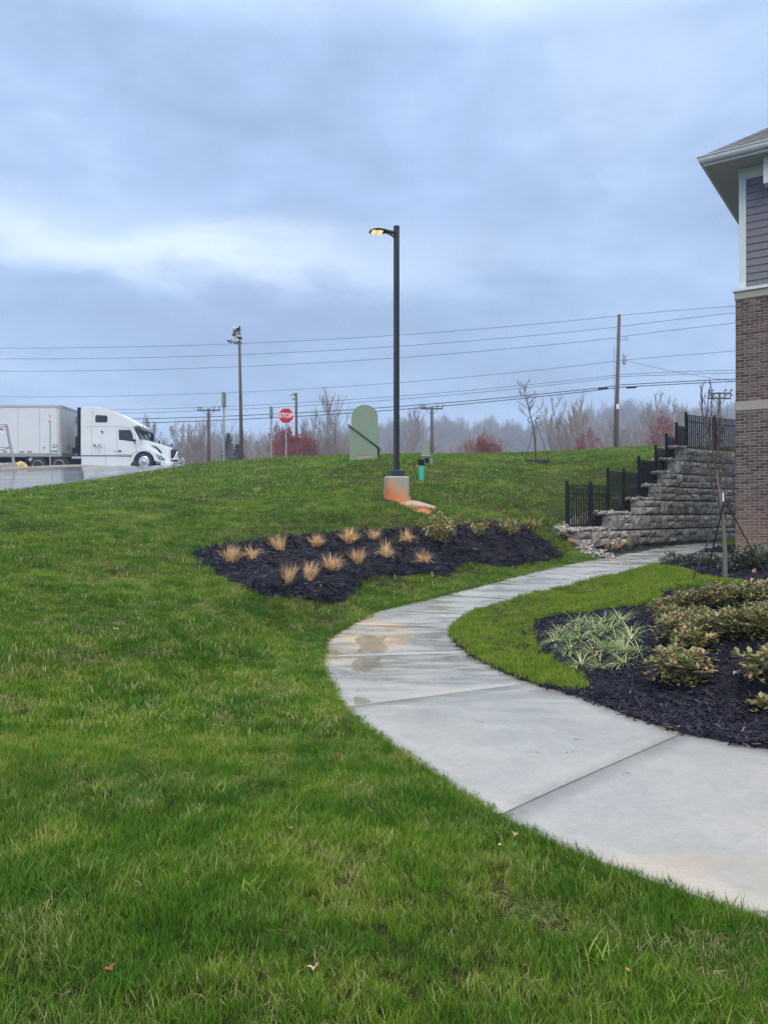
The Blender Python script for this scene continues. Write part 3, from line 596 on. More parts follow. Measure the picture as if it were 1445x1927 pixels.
for k in range(7):
    zt = Z1+CH*k; zb = zt-CH; back = back_of(k); s = starts[k]
    # core behind the faces
    n_ = 24; ss = np.linspace(s+.02, SEND+1.5, n_)
    V_ = []; 
    for q in ss:
        for bk in (back+.03, back+.62):
            p, d = wpt(q, bk)
            for z in (zb+.0, zt-.012): V_.append(p+Vector((0,0,z))-wo_)
    F_ = []
    for i in range(n_-1):
        a = i*4; F_ += [(a,a+4,a+5,a+1), (a+1,a+5,a+7,a+3), (a+3,a+7,a+6,a+2)]
    F_ += [(0,1,3,2)]
    fill.add(V_, F_)
    first = True
    while s < SEND:
        unit = rr.uniform(1.0,1.25) if not first else rr.uniform(.8,1.1); e1 = s+unit
        # two rows of imprinted stones, now and then one tall stone across both
        q = s
        while q < e1-.12:
            w_ = min(rr.uniform(.28,.75), e1-q)
            if e1-q-w_ < .2: w_ = e1-q
            if rr.random() < .22: rows = [(zb+.022, zt-.022)]
            else:
                zm = zb+CH*rr.uniform(.42,.6); rows = [(zb+.022, zm-.010), (zm+.010, zt-.022)]
            for (a, b) in rows:
                V_, F_ = rough_block(q+.009, q+w_-.009, a, b, back, .4, rr); me = mesh_of('stone_block', V_, F_, M['stone']); link('stone_block', me, wall); nst += 1
            q += w_
        s = e1; first = False
fill.build('wall_core', simple('dark_block_core', (.045,.045,.042), .9, obj=False), wall)
print('stones', nst, 'starts', starts)
# ---------------------------------------------------------------- fence
sec = [([ (1066,20.0),(1111,20.6),(1143,21.15)], 0), ([(1143,21.2),(1173,21.8),(1201,22.5)], 1), ([(1201,22.55),(1233,23.5)], 2), ([(1233,23.55),(1253,24.1)], 3), ([(1253,24.15),(1272,24.7)], 4), ([(1272,24.75),(1290,25.3)], 5), ([(1290,25.35),(1343,26.2),(1398,26.9),(1452,27.4)], 6)]
fence = empty('metal_fence', (*[((1066-CX)/FPX*20.0), 20.0], Z1)); tag(fence, 'black metal picket fence stepping up along the top of the stone wall', 'fence'); fo = Vector(fence.location)
pm = {}
FH = 1.20; npk = 0
def rot_box(a, b, w, z0, z1, name):
    d = (b-a); L_ = d.length; m = MB(); mt = Matrix.Translation(Vector((a.x, a.y, 0))-Vector((fo.x, fo.y, fo.z))) @ Matrix.Rotation(math.atan2(d.y, d.x), 4, 'Z')
    m.box((0,-w/2,z0), (L_,w/2,z1), mt); return m.build(name, M['black'], fence)
pk_me = MB().box((-.0145,-.0145,0), (.0145,.0145,1.07)).build('picket', M['black']).data
for o in [o for o in bpy.data.objects if o.name.startswith('picket')]: bpy.data.objects.remove(o)
def post_me(hh, w=.036):
    m = MB(); m.box((-w,-w,0), (w,w,hh), bev=.006); m.box((-w-.006,-w-.006,hh), (w+.006,w+.006,hh+.025)); return mesh_of('post', m.V, m.F, M['black'])
post_a, post_b = post_me(FH+.06), post_me(FH+.06+.36)
for pts, k in sec:
    zt = Z1+CH*k; P3 = [Vector(((px-CX)/FPX*d, d, 0)) for px, d in pts]
    for i, p in enumerate(P3):
        if i == 0: link('post', post_b, fence, Vector((p.x, p.y, zt-.36 if k or True else zt))-fo)
        elif i < len(P3)-1 or k in (0, 6): 
            if not (k == 0 and i == 2): link('post', post_a, fence, Vector((p.x, p.y, zt))-fo)
    for a, b in zip(P3[:-1], P3[1:]):
        for z0 in (zt+.12, zt+FH-.24, zt+FH-.03): rot_box(a, b, .028, z0, z0+.03, 'rail')
        L_ = (b-a).length; n_ = max(2, int(L_/.097)); ang = math.atan2(b.y-a.y, b.x-a.x)
        for j in range(1, n_):
            p = a.lerp(b, j/n_); link('picket', pk_me, fence, Vector((p.x, p.y, zt+.09))-fo, (0,0,ang)); npk += 1
print('pickets', npk)
# ================================================================ building
U = Vector((-.82,.572,0)).normalized(); Nn = Vector((-U.y*-1*-1, 0, 0)); Nn = Vector((-.572,-.82,0)).normalized(); Rr = -Nn
Cn = P(1383, 968, 17.5); Cn.z = EYE   # plan corner of the brickwork
Bz = EYE-.95
bld = empty('building', (Cn.x, Cn.y, Bz)); tag(bld, 'brick and grey sided building with white eaves and shingled hip roof', 'building')
bx_ = Matrix(((-U.x, Rr.x, 0, 0), (-U.y, Rr.y, 0, 0), (0, 0, 1, 0), (0, 0, 0, 1)))   # local x along facade to the right, y into the building
bld.rotation_euler = bx_.to_3x3().to_euler(); 
LEN, DEP = 9.0, 8.0
zb1 = 2.47+EYE-Bz-.115; zb1t = zb1+.205   # lower stone band (local z)
zb2 = 4.90+EYE-Bz-.02; zb2t = zb2+.17
ztop = 7.89+EYE-Bz
m = MB(); m.box((.006,.006,0),(LEN,DEP,zb2)); m.build('wall', M['mortar'], bld)
m = MB(); m.box((.10,.10,zb2+.003),(LEN,DEP,ztop-.02)); m.build('upper_wall', M['siding'], bld)
m = MB(); m.box((-.02,-.02,zb1),(LEN,DEP*.99,zb1t)); band = m.build('stone_band', M['frieze'], bld)
m = MB(); m.box((-.02,-.02,zb2),(LEN,DEP*.99,zb2t)); m.build('stone_band', M['frieze'], bld)
m = MB(); m.box((-.05,-.05,zb2t+.002),(LEN,DEP*.98,zb2t+.07)); m.build('band_cap', M['white'], bld)
m = MB(); m.box((.06,.06,zb2t+.07),(.21,.10,ztop-.30)); m.box((.06,.10,zb2t+.07),(.098,.24,ztop-.30)); m.build('corner_board', M['white'], bld)
m = MB(); m.box((.055,.055,ztop-.30),(LEN,.13,ztop-.04)); m.build('frieze_board', M['white'], bld)
m = MB(); m.box((.62,-.30,ztop-.62),(.74,.054,ztop-.05)); m.build('bracket', M['white'], bld)
for q in (1.9,3.2,4.5,5.8): MB().box((q,-.30,ztop-.62),(q+.12,.054,ztop-.05)).build('bracket', M['white'], bld)
z = zb2t+.07
while z < ztop-.31:
    m = MB(); x1_ = LEN; z1_ = min(z+.172, ztop-.302)
    m.add([Vector(v) for v in ((.212,.064,z),(x1_,.064,z),(x1_,.095,z),(.212,.095,z),(.212,.082,z1_),(x1_,.082,z1_),(x1_,.095,z1_),(.212,.095,z1_))], [(0,3,2,1),(4,5,6,7),(0,1,5,4),(1,2,6,5),(2,3,7,6),(3,0,4,7)])
    m.build('siding_board', M['siding'], bld); z += .165
# bricks
brick_me = []
for w_ in (.190, .089):
    m = MB(); m.box((0,0,0),(w_,.05,.054), bev=.002); brick_me.append(mesh_of('brick', m.V, m.F, M['brick']))
corner_me = mesh_of('brick', *(lambda m: (m.V, m.F))(MB().box((0,0,0),(.194,.092,.057), bev=.003)), M['brick'])
rest = MB(); nb = 0; row = 0; z = .02; cours = []
while z < zb2-.06:
    if not (zb1-.058 < z < zb1t): cours.append(z)
    z += .0677
    if zb1-.058 < z < zb1t: z = zb1t+.008
for row, z in enumerate(cours):
    off = 0 if row % 2 else .1015; x = 0.0; c = 0
    if row % 2 == 0: items = [(0, .092)]; x = .1015
    else: items = []
    while x < LEN-.2: items.append((x, .194)); x += .2032
    for i, (xx, w_) in enumerate(items):
        inview = xx < .70 and z > .12
        jit = random.uniform(-.002,.002)
        if inview and nb < 296:
            o = link('brick', brick_me[0] if w_ > .1 else brick_me[1], bld, (xx, jit, z)); nb += 1
        else: rest.box((xx, jit, z), (xx+w_-.004, .03, z+.054))
    y = .1015 if row % 2 else .2032
    yy = .06
    while yy < 2.2: rest.box((-.001, yy, z), (.03, min(yy+.194, 2.4), z+.057)); yy += .2032
t2 = M['brick'].copy(); t2.name = 'brick_joined'
for n_ in list(t2.node_tree.nodes):
    if n_.type == 'OBJECT_INFO':
        g = t2.node_tree.nodes.new('ShaderNodeNewGeometry')
        for l_ in list(n_.outputs['Random'].links): t2.node_tree.links.new(g.outputs['Random Per Island'], l_.to_socket)
ro = rest.build('brickwork', t2, bld); ro['kind'] = 'stuff'
print('bricks', nb)
# eaves: soffit, fascia, gutter, hip roof
OV = .54; zs = ztop-.03
m = MB(); m.box((-OV,-OV,zs),(LEN+OV,.09,zs+.02)); m.box((-OV,.09,zs),(.09,DEP+OV,zs+.02)); m.build('soffit', M['soffit'], bld)
m = MB(); m.box((-OV-.025,-OV-.025,zs-.01),(LEN+OV,-OV,zs+.17)); m.box((-OV-.025,-OV,zs-.01),(-OV,DEP+OV,zs+.17)); m.build('fascia', M['white'], bld)
gp = [(0,.04),(-.035,0.03),(-.07,.05),(-.095,.09),(-.105,.14),(-.125,.165),(-.125,.18),(-.11,.18),(-.09,.15),(0,.16)]
m = MB(); n_ = len(gp)
def ring(ix, iy): return [Vector((-OV-.027+(g_[0] if ix else 0), -OV-.027+g_[0], zs+.01+g_[1])) for g_ in gp]
A_ = [Vector((-OV-.027+g_[0], -OV-.027+g_[0], zs+.01+g_[1])) for g_ in gp]; B_ = [Vector((LEN+OV, -OV-.027+g_[0], zs+.01+g_[1])) for g_ in gp]; D_ = [Vector((-OV-.027+g_[0], DEP+OV, zs+.01+g_[1])) for g_ in gp]
m.add(A_+B_+D_, [(i, i+1, n_+i+1, n_+i) for i in range(n_-1)]+[(i+1, i, 2*n_+i, 2*n_+i+1) for i in range(n_-1)]); m.build('gutter', M['white'], bld)
PIT = .667; ze = zs+.185
roof = empty('roof'); roof.parent = bld
RW = 3.4
rm = MB(); o0 = -OV-.09
rm.add([(o0,o0,ze),(LEN+OV,o0,ze),(LEN+OV,o0+RW,ze+PIT*RW),(o0+RW,o0+RW,ze+PIT*RW),(o0,DEP+OV,ze),(o0+RW,DEP+OV,ze+PIT*RW)], [(0,1,2,3),(0,3,5,4)]); rm.build('roof_deck', M['shingle'], roof)
# shingle courses on the facade slope, real overlapping tabs on the part of the roof in view
nsg = 0; cl = math.sqrt(1+PIT*PIT); stp = .145
sh_rest = MB()
for r_ in range(26):
    v0 = r_*stp/cl; v1 = (r_+1)*stp/cl+.02
    x = o0+v0+((r_ % 2)*.12); 
    while x < 4.0:
        w_ = random.choice((.17,.22,.30)); xa, xb = x, x+w_-.006
        th = random.uniform(.006,.014)
        xa2 = max(xa, o0+v1) if xa < o0+v1 else xa
        Vq = [(xa,o0+v0,ze+PIT*v0+th+.006),(xb,o0+v0,ze+PIT*v0+th+.006),(xb,o0+v1,ze+PIT*v1+.004),(xa2 if xb > xa2 else xb,o0+v1,ze+PIT*v1+.004),(xa,o0+v0,ze+PIT*v0+.002),(xb,o0+v0,ze+PIT*v0+.002)]
        Fq = [(0,1,2,3),(4,5,1,0)]
        if x < 2.2 and r_ < 12 and nsg < 150: mm = MB(); mm.add(Vq, Fq); mm.build('shingle', M['shingle'], roof); nsg += 1
        else: sh_rest.add(Vq, Fq)
        x += w_
shr = sh_rest.build('shingle_courses', M['shingle'], roof); shr['kind'] = 'stuff'
# hip cap
hc = MB()
for i in range(14):
    t0_ = i*.13; t1_ = t0_+.16; a = Vector((o0+t0_, o0+t0_, ze+PIT*t0_+.022)); b = Vector((o0+t1_, o0+t1_, ze+PIT*t1_+.016)); s_ = .09
    hc.add([a, a+Vector((s_,0,-.012)), b+Vector((s_,0,-.012)), b, a+Vector((0,s_,-.012)), b+Vector((0,s_,-.012))], [(0,1,2,3),(0,3,5,4)])
hc.build('hip_cap', M['shingle'], roof)
exec_after = []
# ================================================================ light pole on its concrete base
bx, by = ((746-CX)/FPX*19.2, 19.2); gz = h1(bx, by-.25); ztb = EYE+(HY-897)/FPX*19.2
lp = empty('street_lamp', (bx, by, ztb-.75)); tag(lp, 'tall dark square lamp post with one lit head on a clay stained concrete base', 'street lamp')
m = MB(); hb = .75
m.add(*(lambda n_: ([Vector((math.copysign(abs(math.cos(a))**.35, math.cos(a))*.285, math.copysign(abs(math.sin(a))**.35, math.sin(a))*.285, z))*1 for z in (-.4, hb-.03) for a in [2*math.pi*k/n_ for k in range(n_)]]+[Vector((math.copysign(abs(math.cos(a))**.35, math.cos(a))*.262, math.copysign(abs(math.sin(a))**.35, math.sin(a))*.262, hb)) for a in [2*math.pi*k/n_ for k in range(n_)]], [(i, (i+1) % n_, n_+(i+1) % n_, n_+i) for i in range(n_)]+[(n_+i, n_+(i+1) % n_, 2*n_+(i+1) % n_, 2*n_+i) for i in range(n_)]+[tuple(range(2*n_, 3*n_))]))(32))
m.build('concrete_base', M['base_conc'], lp, rot=(0,0,R(12)))
m = MB(); m.box((-.165,-.165,hb+.002),(.165,.165,hb+.16), bev=.015); m.build('base_cover', M['pole'], lp, rot=(0,0,R(20)))
PH = (HY-427)/FPX*19.2+EYE-(ztb-.75)
m = MB(); m.box((-.056,-.056,hb+.16),(.056,.056,PH), bev=.008); m.build('pole', M['pole'], lp, rot=(0,0,R(40)))
m = MB(); m.box((-.06,-.06,PH),(.06,.06,PH+.02), bev=.005); m.build('pole_cap', M['pole'], lp, rot=(0,0,R(40)))
# head: flattened tapered body reaching left and towards the viewer
hm = MB(); prof = [(0,.055,.07,0),(.10,.05,.075,.01),(.20,.07,.06,.015),(.34,.13,.055,.005),(.50,.155,.05,-.02),(.60,.12,.035,-.04),(.655,.05,.02,-.055)]
V_ = []; ns = 12
for x, w_, h_, dz in prof:
    for k in range(ns):
        a = 2*math.pi*k/ns; V_.append(Vector((x, math.cos(a)*w_, dz+ (math.sin(a)*h_ if math.sin(a) > 0 else math.sin(a)*h_*.35))))
F_ = [(i*ns+k, i*ns+(k+1) % ns, (i+1)*ns+(k+1) % ns, (i+1)*ns+k) for i in range(len(prof)-1) for k in range(ns)]+[tuple(range(ns))[::-1], tuple((len(prof)-1)*ns+k for k in range(ns))]
hm.add(V_, F_); hd = hm.build('lamp_head', M['pole'], lp, smooth=True, loc=(-.05,-.02,PH-.17), rot=(R(14), R(-2), R(196)))
hd.modifiers.new('s', 'SUBSURF').levels = 1; hd.modifiers['s'].render_levels = 2
lm = MB()
for a in (0, .15): lm.box((.32+a, -.085, -.045-a*.08), (.32+a+.125, .085, -.030-a*.08))
lm.build('lens', M['lamp_lens'], hd)
m = MB(); m.tube([(.02,0,-.10),(.10,0,-.045),(.18,0,-.02)], .028, 8); m.build('bracket', M['pole'], hd)
# eroded red clay and the slab beside the base
def heap(name, pts_px, mat, hgt, res=.06, off=.0, amp=.02):
    poly = smooth_poly(hits(pts_px), 4); return sheet(name, poly, mat, res, off, hgt, amp, .08)
tag(heap('clay_patch', [(722,926),(745,930),(769,934),(773,941),(770,947),(786,948),(804,955),(812,964),(800,969),(780,964),(762,955),(745,944),(728,935)], M['clay'], .03, off=.025, amp=.018), 'eroded red clay below the lamp post base', 'clay patch', kind='thing')
cpx = hit(787,957); rk = MB()
V_ = []; n_ = 11
for ring_, (sc_, z) in enumerate(((1.0,-.08),(.96,.015),(.86,.035))):
    for k in range(n_):
        a = 2*math.pi*k/n_; rr_ = 1+.16*math.sin(a*2+1)+.1*math.sin(a*5)+.16*math.sin(k*7.3); V_.append(Vector((math.cos(a)*.36*rr_*sc_, math.sin(a)*.26*rr_*sc_, z+.025*math.sin(a*3)+.02*math.sin(k*5.1))))
rk.add(V_, [(r_*n_+k, r_*n_+(k+1) % n_, (r_+1)*n_+(k+1) % n_, (r_+1)*n_+k) for r_ in (0,1) for k in range(n_)]+[tuple(range(2*n_,3*n_))])
o = rk.build('stone_slab', M['slab_rock'], loc=(cpx[0]+.02, cpx[1]+.12, h1(cpx[0], cpx[1]+.12)+.045), rot=(R(9), R(12), R(-25)), bevel=.012); tag(o, 'flat clay stained stone slab lying below the lamp post base', 'stone slab')
# ================================================================ green utility enclosures
def enclosure(px0, px1, ytop, ybase, d, label, mirror):
    d = hit((px0+px1)/2, ybase, 15)[1]; print('encl', d)
    w_ = (px1-px0)/FPX*d; cx = ((px0+px1)/2-CX)/FPX*d; zb_ = EYE+(HY-ybase)/FPX*d; ht = (ybase-ytop)/FPX*d
    e_ = empty('utility_enclosure', (cx, d, zb_-.08)); tag(e_, label, 'utility cabinet')
    return e_, w_, ht+.08
e1, w1, ht1 = enclosure(661, 711, 759.5, 866, 26.5, 'tall pale green utility enclosure with rounded top left of the lamp post', 0)
r_ = w1/2; poly = [(-r_,0),(r_,0),(r_,ht1-r_)]+[(math.cos(a)*r_, ht1-r_+math.sin(a)*r_*.92) for a in np.linspace(.12, math.pi-.12, 18)]+[(-r_,ht1-r_)]
m = MB(); m.prism(poly, 0, .16); m.build('back_panel', M['green_box'], e1, bevel=.02)
hl, hr = (866-806)/50*w1+.08, (866-846)/50*w1+.08
m = MB(); m.prism([(-r_-.03,0),(r_-.01,0),(r_-.01,hr),(-r_-.03,hl)], -.62, -.002); m.build('cabinet', M['green_box'], e1, bevel=.012)
m = MB(); m.prism([(-r_-.09,hl+.035),(r_+.075,hr-.035),(r_+.075,hr+.012),(-r_-.09,hl+.085)], -.66, -.004); m.build('lid', simple('lid_edge_green', (.03,.06,.045), .5), e1)
m = MB(); m.box((r_+.005,-.5,hr-.26),(r_+.05,-.1,hr-.04)); m.tube([(r_+.05,-.3,hr-.12),(r_+.09,-.3,hr-.1),(r_+.10,-.3,hr-.05)], .014, 6); m.build('latch', M['black'], e1)
m = MB(); m.box((-r_+.18,-.628,.04),(r_-.16,-.622,.19)); m.build('base_plate', simple('faded_base_plate', (.30,.33,.26), .7), e1)
m = MB(); m.box((-r_+.18,-.632,.195),(r_-.22,-.622,.215)); m.build('rust_streak', M['clay'], e1)
e2, w2, ht2 = enclosure(790.5, 812, 834, 873, 28.5, 'small green utility enclosure with rounded back panel behind the teal marker post', 1)
r_ = w2*.36; t_ = ht2
poly = [(-r_,.25),(r_,.25),(r_,t_-r_)]+[(math.cos(a)*r_, t_-r_+math.sin(a)*r_) for a in np.linspace(.12, math.pi-.12, 14)]+[(-r_,t_-r_)]
m = MB(); m.prism(poly, .10, .22); m.build('back_panel', M['green_box'], e2, bevel=.01)
m = MB(); m.box((-.19,-.3,0),(.215,.30,.30), bev=.01); m.build('cabinet', M['green_box'], e2)
m = MB(); m.box((-.225,-.33,.30),(.235,.33,.335), bev=.008); m.build('lid', M['green_box'], e2)
m = MB(); m.box((-.05,-.308,.09),(.10,-.302,.26)); m.build('data_plate', M['black'], e2)
# teal marker post
tx, ty = (793-CX)/FPX*23, 23.; tz = h1(tx, ty)
mp = empty('marker_post', (tx, ty, tz-.05)); tag(mp, 'short teal marker post with black cap beside the lamp post', 'marker post')
tb = EYE+(HY-891)/FPX*23-tz+.05
MB().tube([(0,0,-.1),(0,0,tb+.02),(0,0,tb+.23)], .083, 16).build('tube', M['teal'], mp, smooth=False)
MB().tube([(0,0,tb+.235),(0,0,tb+.36),(0,0,tb+.362),(0,0,tb+.42)], [.085,.085,.098,.098], 14).build('cap', M['black'], mp)
# ================================================================ signs and light masts
def at(px, d): x = (px-CX)/FPX*d; return (x, d, h1(x, d))
def zpix(py, d, o): return EYE+(HY-py)/FPX*d-o.location.z
ss = empty('stop_sign', at(538.5, 38)); tag(ss, 'red octagonal stop sign on a grey post at the crest of the lawn', 'stop sign')
zc = zpix(782.5, 38, ss); rad = .415
def octp(r_): return [(math.cos(a)*r_, math.sin(a)*r_) for a in [math.pi/8+math.pi/4*k for k in range(8)]]
m = MB(); m.prism([(x, z+zc) for x, z in octp(rad)], -.05, -.045); m.build('sign_border', M['sign_white'], ss)
m = MB(); m.prism([(x, z+zc) for x, z in octp(rad*.93)], -.056, -.0505); m.build('sign_face', M['red'], ss)
def text(name, s, size, mat, parent, loc, rot=(R(90),0,0), bold=.0, sx=1.0):
    cu_ = bpy.data.curves.new(name, 'FONT'); cu_.body = s; cu_.size = size; cu_.align_x = 'CENTER'; cu_.align_y = 'CENTER'; cu_.offset = bold; cu_.extrude = .002; cu_.resolution_u = 3
    cu_.materials.append(mat); tmp = bpy.data.objects.new(name+'_curve', cu_); C.objects.link(tmp); dg = bpy.context.evaluated_depsgraph_get(); me = bpy.data.meshes.new_from_object(tmp.evaluated_get(dg)); bpy.data.objects.remove(tmp)
    me.name = name; o = link(name, me, parent, loc, rot); o.scale = (sx,1,1); return o
text('lettering', 'STOP', .33, M['sign_white'], ss, (0,-.060,zc), bold=.008, sx=.86)
m = MB(); m.box((-.03,-.04,-.3),(.03,0,zc+.3)); m.build('post', M['grey'], ss)
def bare_post(px, ytop, ysplit, d, label):
    e_ = empty('sign_post', at(px, d)); tag(e_, label, 'sign post'); zt_ = zpix(ytop, d, e_); zs_ = zpix(ysplit, d, e_)
    m = MB(); m.box((-.03,-.035,-.3),(.035,.035,zs_)); m.build('post', M['grey'], e_)
    m = MB(); m.box((-.05,-.25,zs_),(.055,.25,zt_), bev=.004); m.build('sign_blade', simple('aged_sign_back', (.20,.24,.20), .5, .3), e_); return e_
bare_post(421.5, 739, 765, 36, 'thin sign post with edge-on green sign blade left of the tall floodlight mast')
bare_post(510.5, 766, 786, 39, 'thin sign post with edge-on green sign blade left of the stop sign')
def cluster(e_, zt_, spread, n, side=-1, s=1.0, seed=1):
    rq = random.Random(seed); 
    for i in range(n):
        x = side*rq.uniform(.15, 1)*spread; z = zt_-rq.uniform(0, .9)*spread*1.4; m = MB()
        m.tube([(0,0,z-.2*s),(x*.6,rq.uniform(-.2,.2)*s,z-.1*s),(x,0,z)], .035*s, 5)
        mt = Matrix.Translation((x,0,z)) @ Matrix.Rotation(rq.uniform(-.8,.8), 4, 'Y') @ Matrix.Rotation(rq.uniform(-.5,.5), 4, 'X')
        m.add([mt @ Vector(v)*1 for v in [(math.cos(a)*q*s, math.sin(a)*q*s, z2*s) for q, z2 in ((.10,.20),(.26,-.12)) for a in [2*math.pi*k/8 for k in range(8)]]], [(k, (k+1) % 8, 8+(k+1) % 8, 8+k) for k in range(8)]+[tuple(range(8))])
        m.build('floodlight', M['grey'], e_)
def mast(px, ytop, d, rb, rt, label, lights=0, spread=1.0, arms=None, name='floodlight_mast', cat='floodlight mast', mat='wood', lean=0, s=1.0, side=-1, seed=1):
    e_ = empty(name, at(px, d)); tag(e_, label, cat); zt_ = zpix(ytop, d, e_)
    MB().tube([(0,0,-1),(lean*.5,0,zt_*.5),(lean,0,zt_)], [rb,(rb+rt)/2,rt], 10).build('pole', M[mat], e_, smooth=True)
    if lights: cluster(e_, zt_-.05, spread, lights, side, s, seed)
    if arms:
        for (dz, hw) in arms:
            m = MB(); m.box((lean-hw, -.06, zt_-dz-.06), (lean+hw, .06, zt_-dz+.06)); m.build('crossarm', M[mat], e_)
            for q in (-.95,-.72,.45,.95):
                m = MB(); m.tube([(lean+hw*q,0,zt_-dz+.06),(lean+hw*q,0,zt_-dz+.22),(lean+hw*q+.12,-.1,zt_-dz+.30)], [.05,.06,.13], 6); m.build('floodlight' if 'flood' in name else 'insulator', M['grey'], e_)
            m = MB(); m.tube([(lean-hw*.6,0,zt_-dz),(lean,0,zt_-dz-hw*.6)], .03, 4); m.tube([(lean+hw*.6,0,zt_-dz),(lean,0,zt_-dz-hw*.6)], .03, 4); m.build('brace', M[mat], e_)
    return e_
mast(456, 614, 55, .15, .085, 'tallest floodlight mast with a cluster of lamps on its top left side', 11, .92, s=.8, seed=4, lean=-.22)
mast(558.5, 739, 72, .17, .11, 'shorter floodlight mast rising just behind the stop sign', 6, .52, s=.7, seed=5, lean=-.05)
mast(393, 769, 70, .19, .13, 'wooden floodlight pole with one crossarm left of the tallest mast', arms=[(.15,1.0)], lean=-.0)
mast(812.5, 766, 70, .22, .12, 'wooden floodlight pole with one crossarm right of the lamp post', arms=[(.15,1.0)])
mast(631, 796, 100, .11, .09, 'small distant floodlight mast among bare trees beside the green enclosure', 2, .5, s=.7, side=1, seed=3)
e_ = mast(1353, 738, 62, .13, .10, 'wooden pole with double crossarm behind the upper metal fence', arms=[(.1,.92),(.5,.92)], name='telegraph_pole', cat='utility pole')
# utility pole
up = empty('utility_pole', (*((1159.5-CX)/FPX*60, 60), h1((1159-CX)/FPX*60, 60))); tag(up, 'tall leaning wooden utility pole with a small transformer on the hilltop', 'utility pole')
zt_ = zpix(592, 60, up); ln = 5/FPX*60
MB().tube([(-.12,0,-1),(0,0,zt_*.4),(ln,0,zt_)], [.19,.165,.12], 12).build('pole', M['wood'], up, smooth=True)
def uz(y): return zpix(y, 60, up)
m = MB(); m.tube([(ln*.7+.42,-.1,uz(686)),(ln*.7+.42,-.1,uz(685)),(ln*.7+.42,-.1,uz(675)),(ln*.7+.42,-.1,uz(674))], [.09,.135,.135,.08], 10); m.build('transformer', M['grey'], up)
m = MB(); m.tube([(ln*.7+.38,-.1,uz(674)),(ln*.7+.36,-.1,uz(667))], .035, 6); m.tube([(ln*.7+.48,-.1,uz(674)),(ln*.7+.54,-.1,uz(669))], .035, 6); m.build('bushing', M['wood'], up)
m = MB(); m.tube([(ln*.8,0,uz(641)),(ln*.8+.5,-.1,uz(638))], .03, 5); m.tube([(ln*.8+.6+.09*math.cos(a), -.1, uz(638)+.17*math.sin(a)) for a in np.linspace(0, 6.28, 12)], .022, 5); m.build('insulator_arm', M['grey'], up)
m = MB(); m.box((-.06,-.19,uz(770)),(.12,-.16,uz(761))); m.build('number_plate', M['sign_white'], up)
m = MB(); m.tube([(-.2,-.05,uz(650)),(-.22,-.05,uz(720)),(-.2,-.05,uz(840))], .015, 4); m.build('ground_wire', M['wire'], up)
# power lines: each hangs in one vertical plane through the pole
def wz(px): return 60+(1158-px)*.0125
def wire(pts, rad, label, grp='power lines across the sky'):
    # smooth curve through the measured points, in pixels then in the plane of the line
    xs = [p[0] for p in pts]; ys = [p[1] for p in pts]; deg = min(2, len(pts)-1)
    co = np.polyfit(xs, ys, deg); q = np.linspace(xs[0], xs[-1], 26)
    return [P(x, float(np.polyval(co, x)), 1)*1 for x in q], [(x, float(np.polyval(co, x))) for x in q]
PA = Vector(((1158-CX)/FPX*60, 60)); PB = Vector((-37, 75)); DL = (PB-PA).normalized()
def on_line(px, py):
    k = (px-CX)/FPX; # PA+t*DL has x = k*y
    t_ = (k*PA.y-PA.x)/(DL.x-k*DL.y); p = PA+DL*t_; return Vector((p.x, p.y, EYE+(HY-py)/FPX*p.y))
def power_line(spans, rad, label):
    m = MB()
    for pts in spans:
        xs = [p[0] for p in pts]; co = np.polyfit(xs, [p[1] for p in pts], min(2, len(pts)-1)); q = np.linspace(xs[0], xs[-1], 22)
        m.tube([on_line(x, float(np.polyval(co, x))) for x in q], rad, 5)
    tag(m.build('power_line', M['wire']), label, 'power line', 'power lines across the sky')
power_line([[(-200,655),(0,652),(740,633),(1160,594)],[(1160,594),(1300,582),(1500,569)]], .017, 'topmost thin power line reaching the head of the utility pole')
power_line([[(-200,674),(0,673),(450,668),(860,644.5),(1160,615)],[(1160,615),(1300,598),(1500,577)]], .017, 'second power line from the top crossing the sky')
power_line([[(-200,697),(0,697),(450,690),(860,666),(1159,635)],[(1159,635),(1300,617),(1500,596)]], .017, 'third power line from the top crossing the sky')
power_line([[(-200,745),(0,745),(420,739),(650,728),(860,712),(1159,679)],[(1159,679),(1300,667),(1500,652)]], .015, 'fourth power line from the top, level with the transformer')
power_line([[(-200,772),(200,769),(650,754),(860,738),(1159,705)],[(1159,705),(1300,699),(1500,694)]], .017, 'fifth power line from the top, upper of a close thin pair')
power_line([[(-200,778),(230,775),(650,760),(860,744),(1159,709)],[(1159,709),(1300,704),(1500,699)]], .017, 'sixth power line from the top, lower of a close thin pair')
power_line([[(-200,788),(260,785.5),(650,773),(860,758),(1158,725)],[(1158,725),(1383,713),(1500,708)]], .032, 'upper of the two thick black cables below the thin power lines')
power_line([[(-200,797),(262,794),(650,780),(860,761.5),(1158,729.5)],[(1158,729.5),(1383,717.5),(1500,713)]], .032, 'lowest thick black cable with splice sleeves beside the pole')
power_line([[(1172,677),(1230,690),(1300,706),(1383,717)]], .013, 'service wire falling right from the transformer')
for px, py, lb in ((1134,731.5,'left'),(1187,729,'right')):
    m = MB(); a = on_line(px-10, py+ (1 if px < 1150 else .5)); b = on_line(px+10, py-(1 if px < 1150 else .5)); m.tube([a, a.lerp(b,.1), a.lerp(b,.9), b], [.03,.085,.085,.03], 8)
    tag(m.build('cable_splice', M['black']), 'black splice sleeve on the lowest cable %s of the utility pole' % ('just left' if lb == 'left' else 'just right'), 'cable splice', 'splices on the lowest cable')
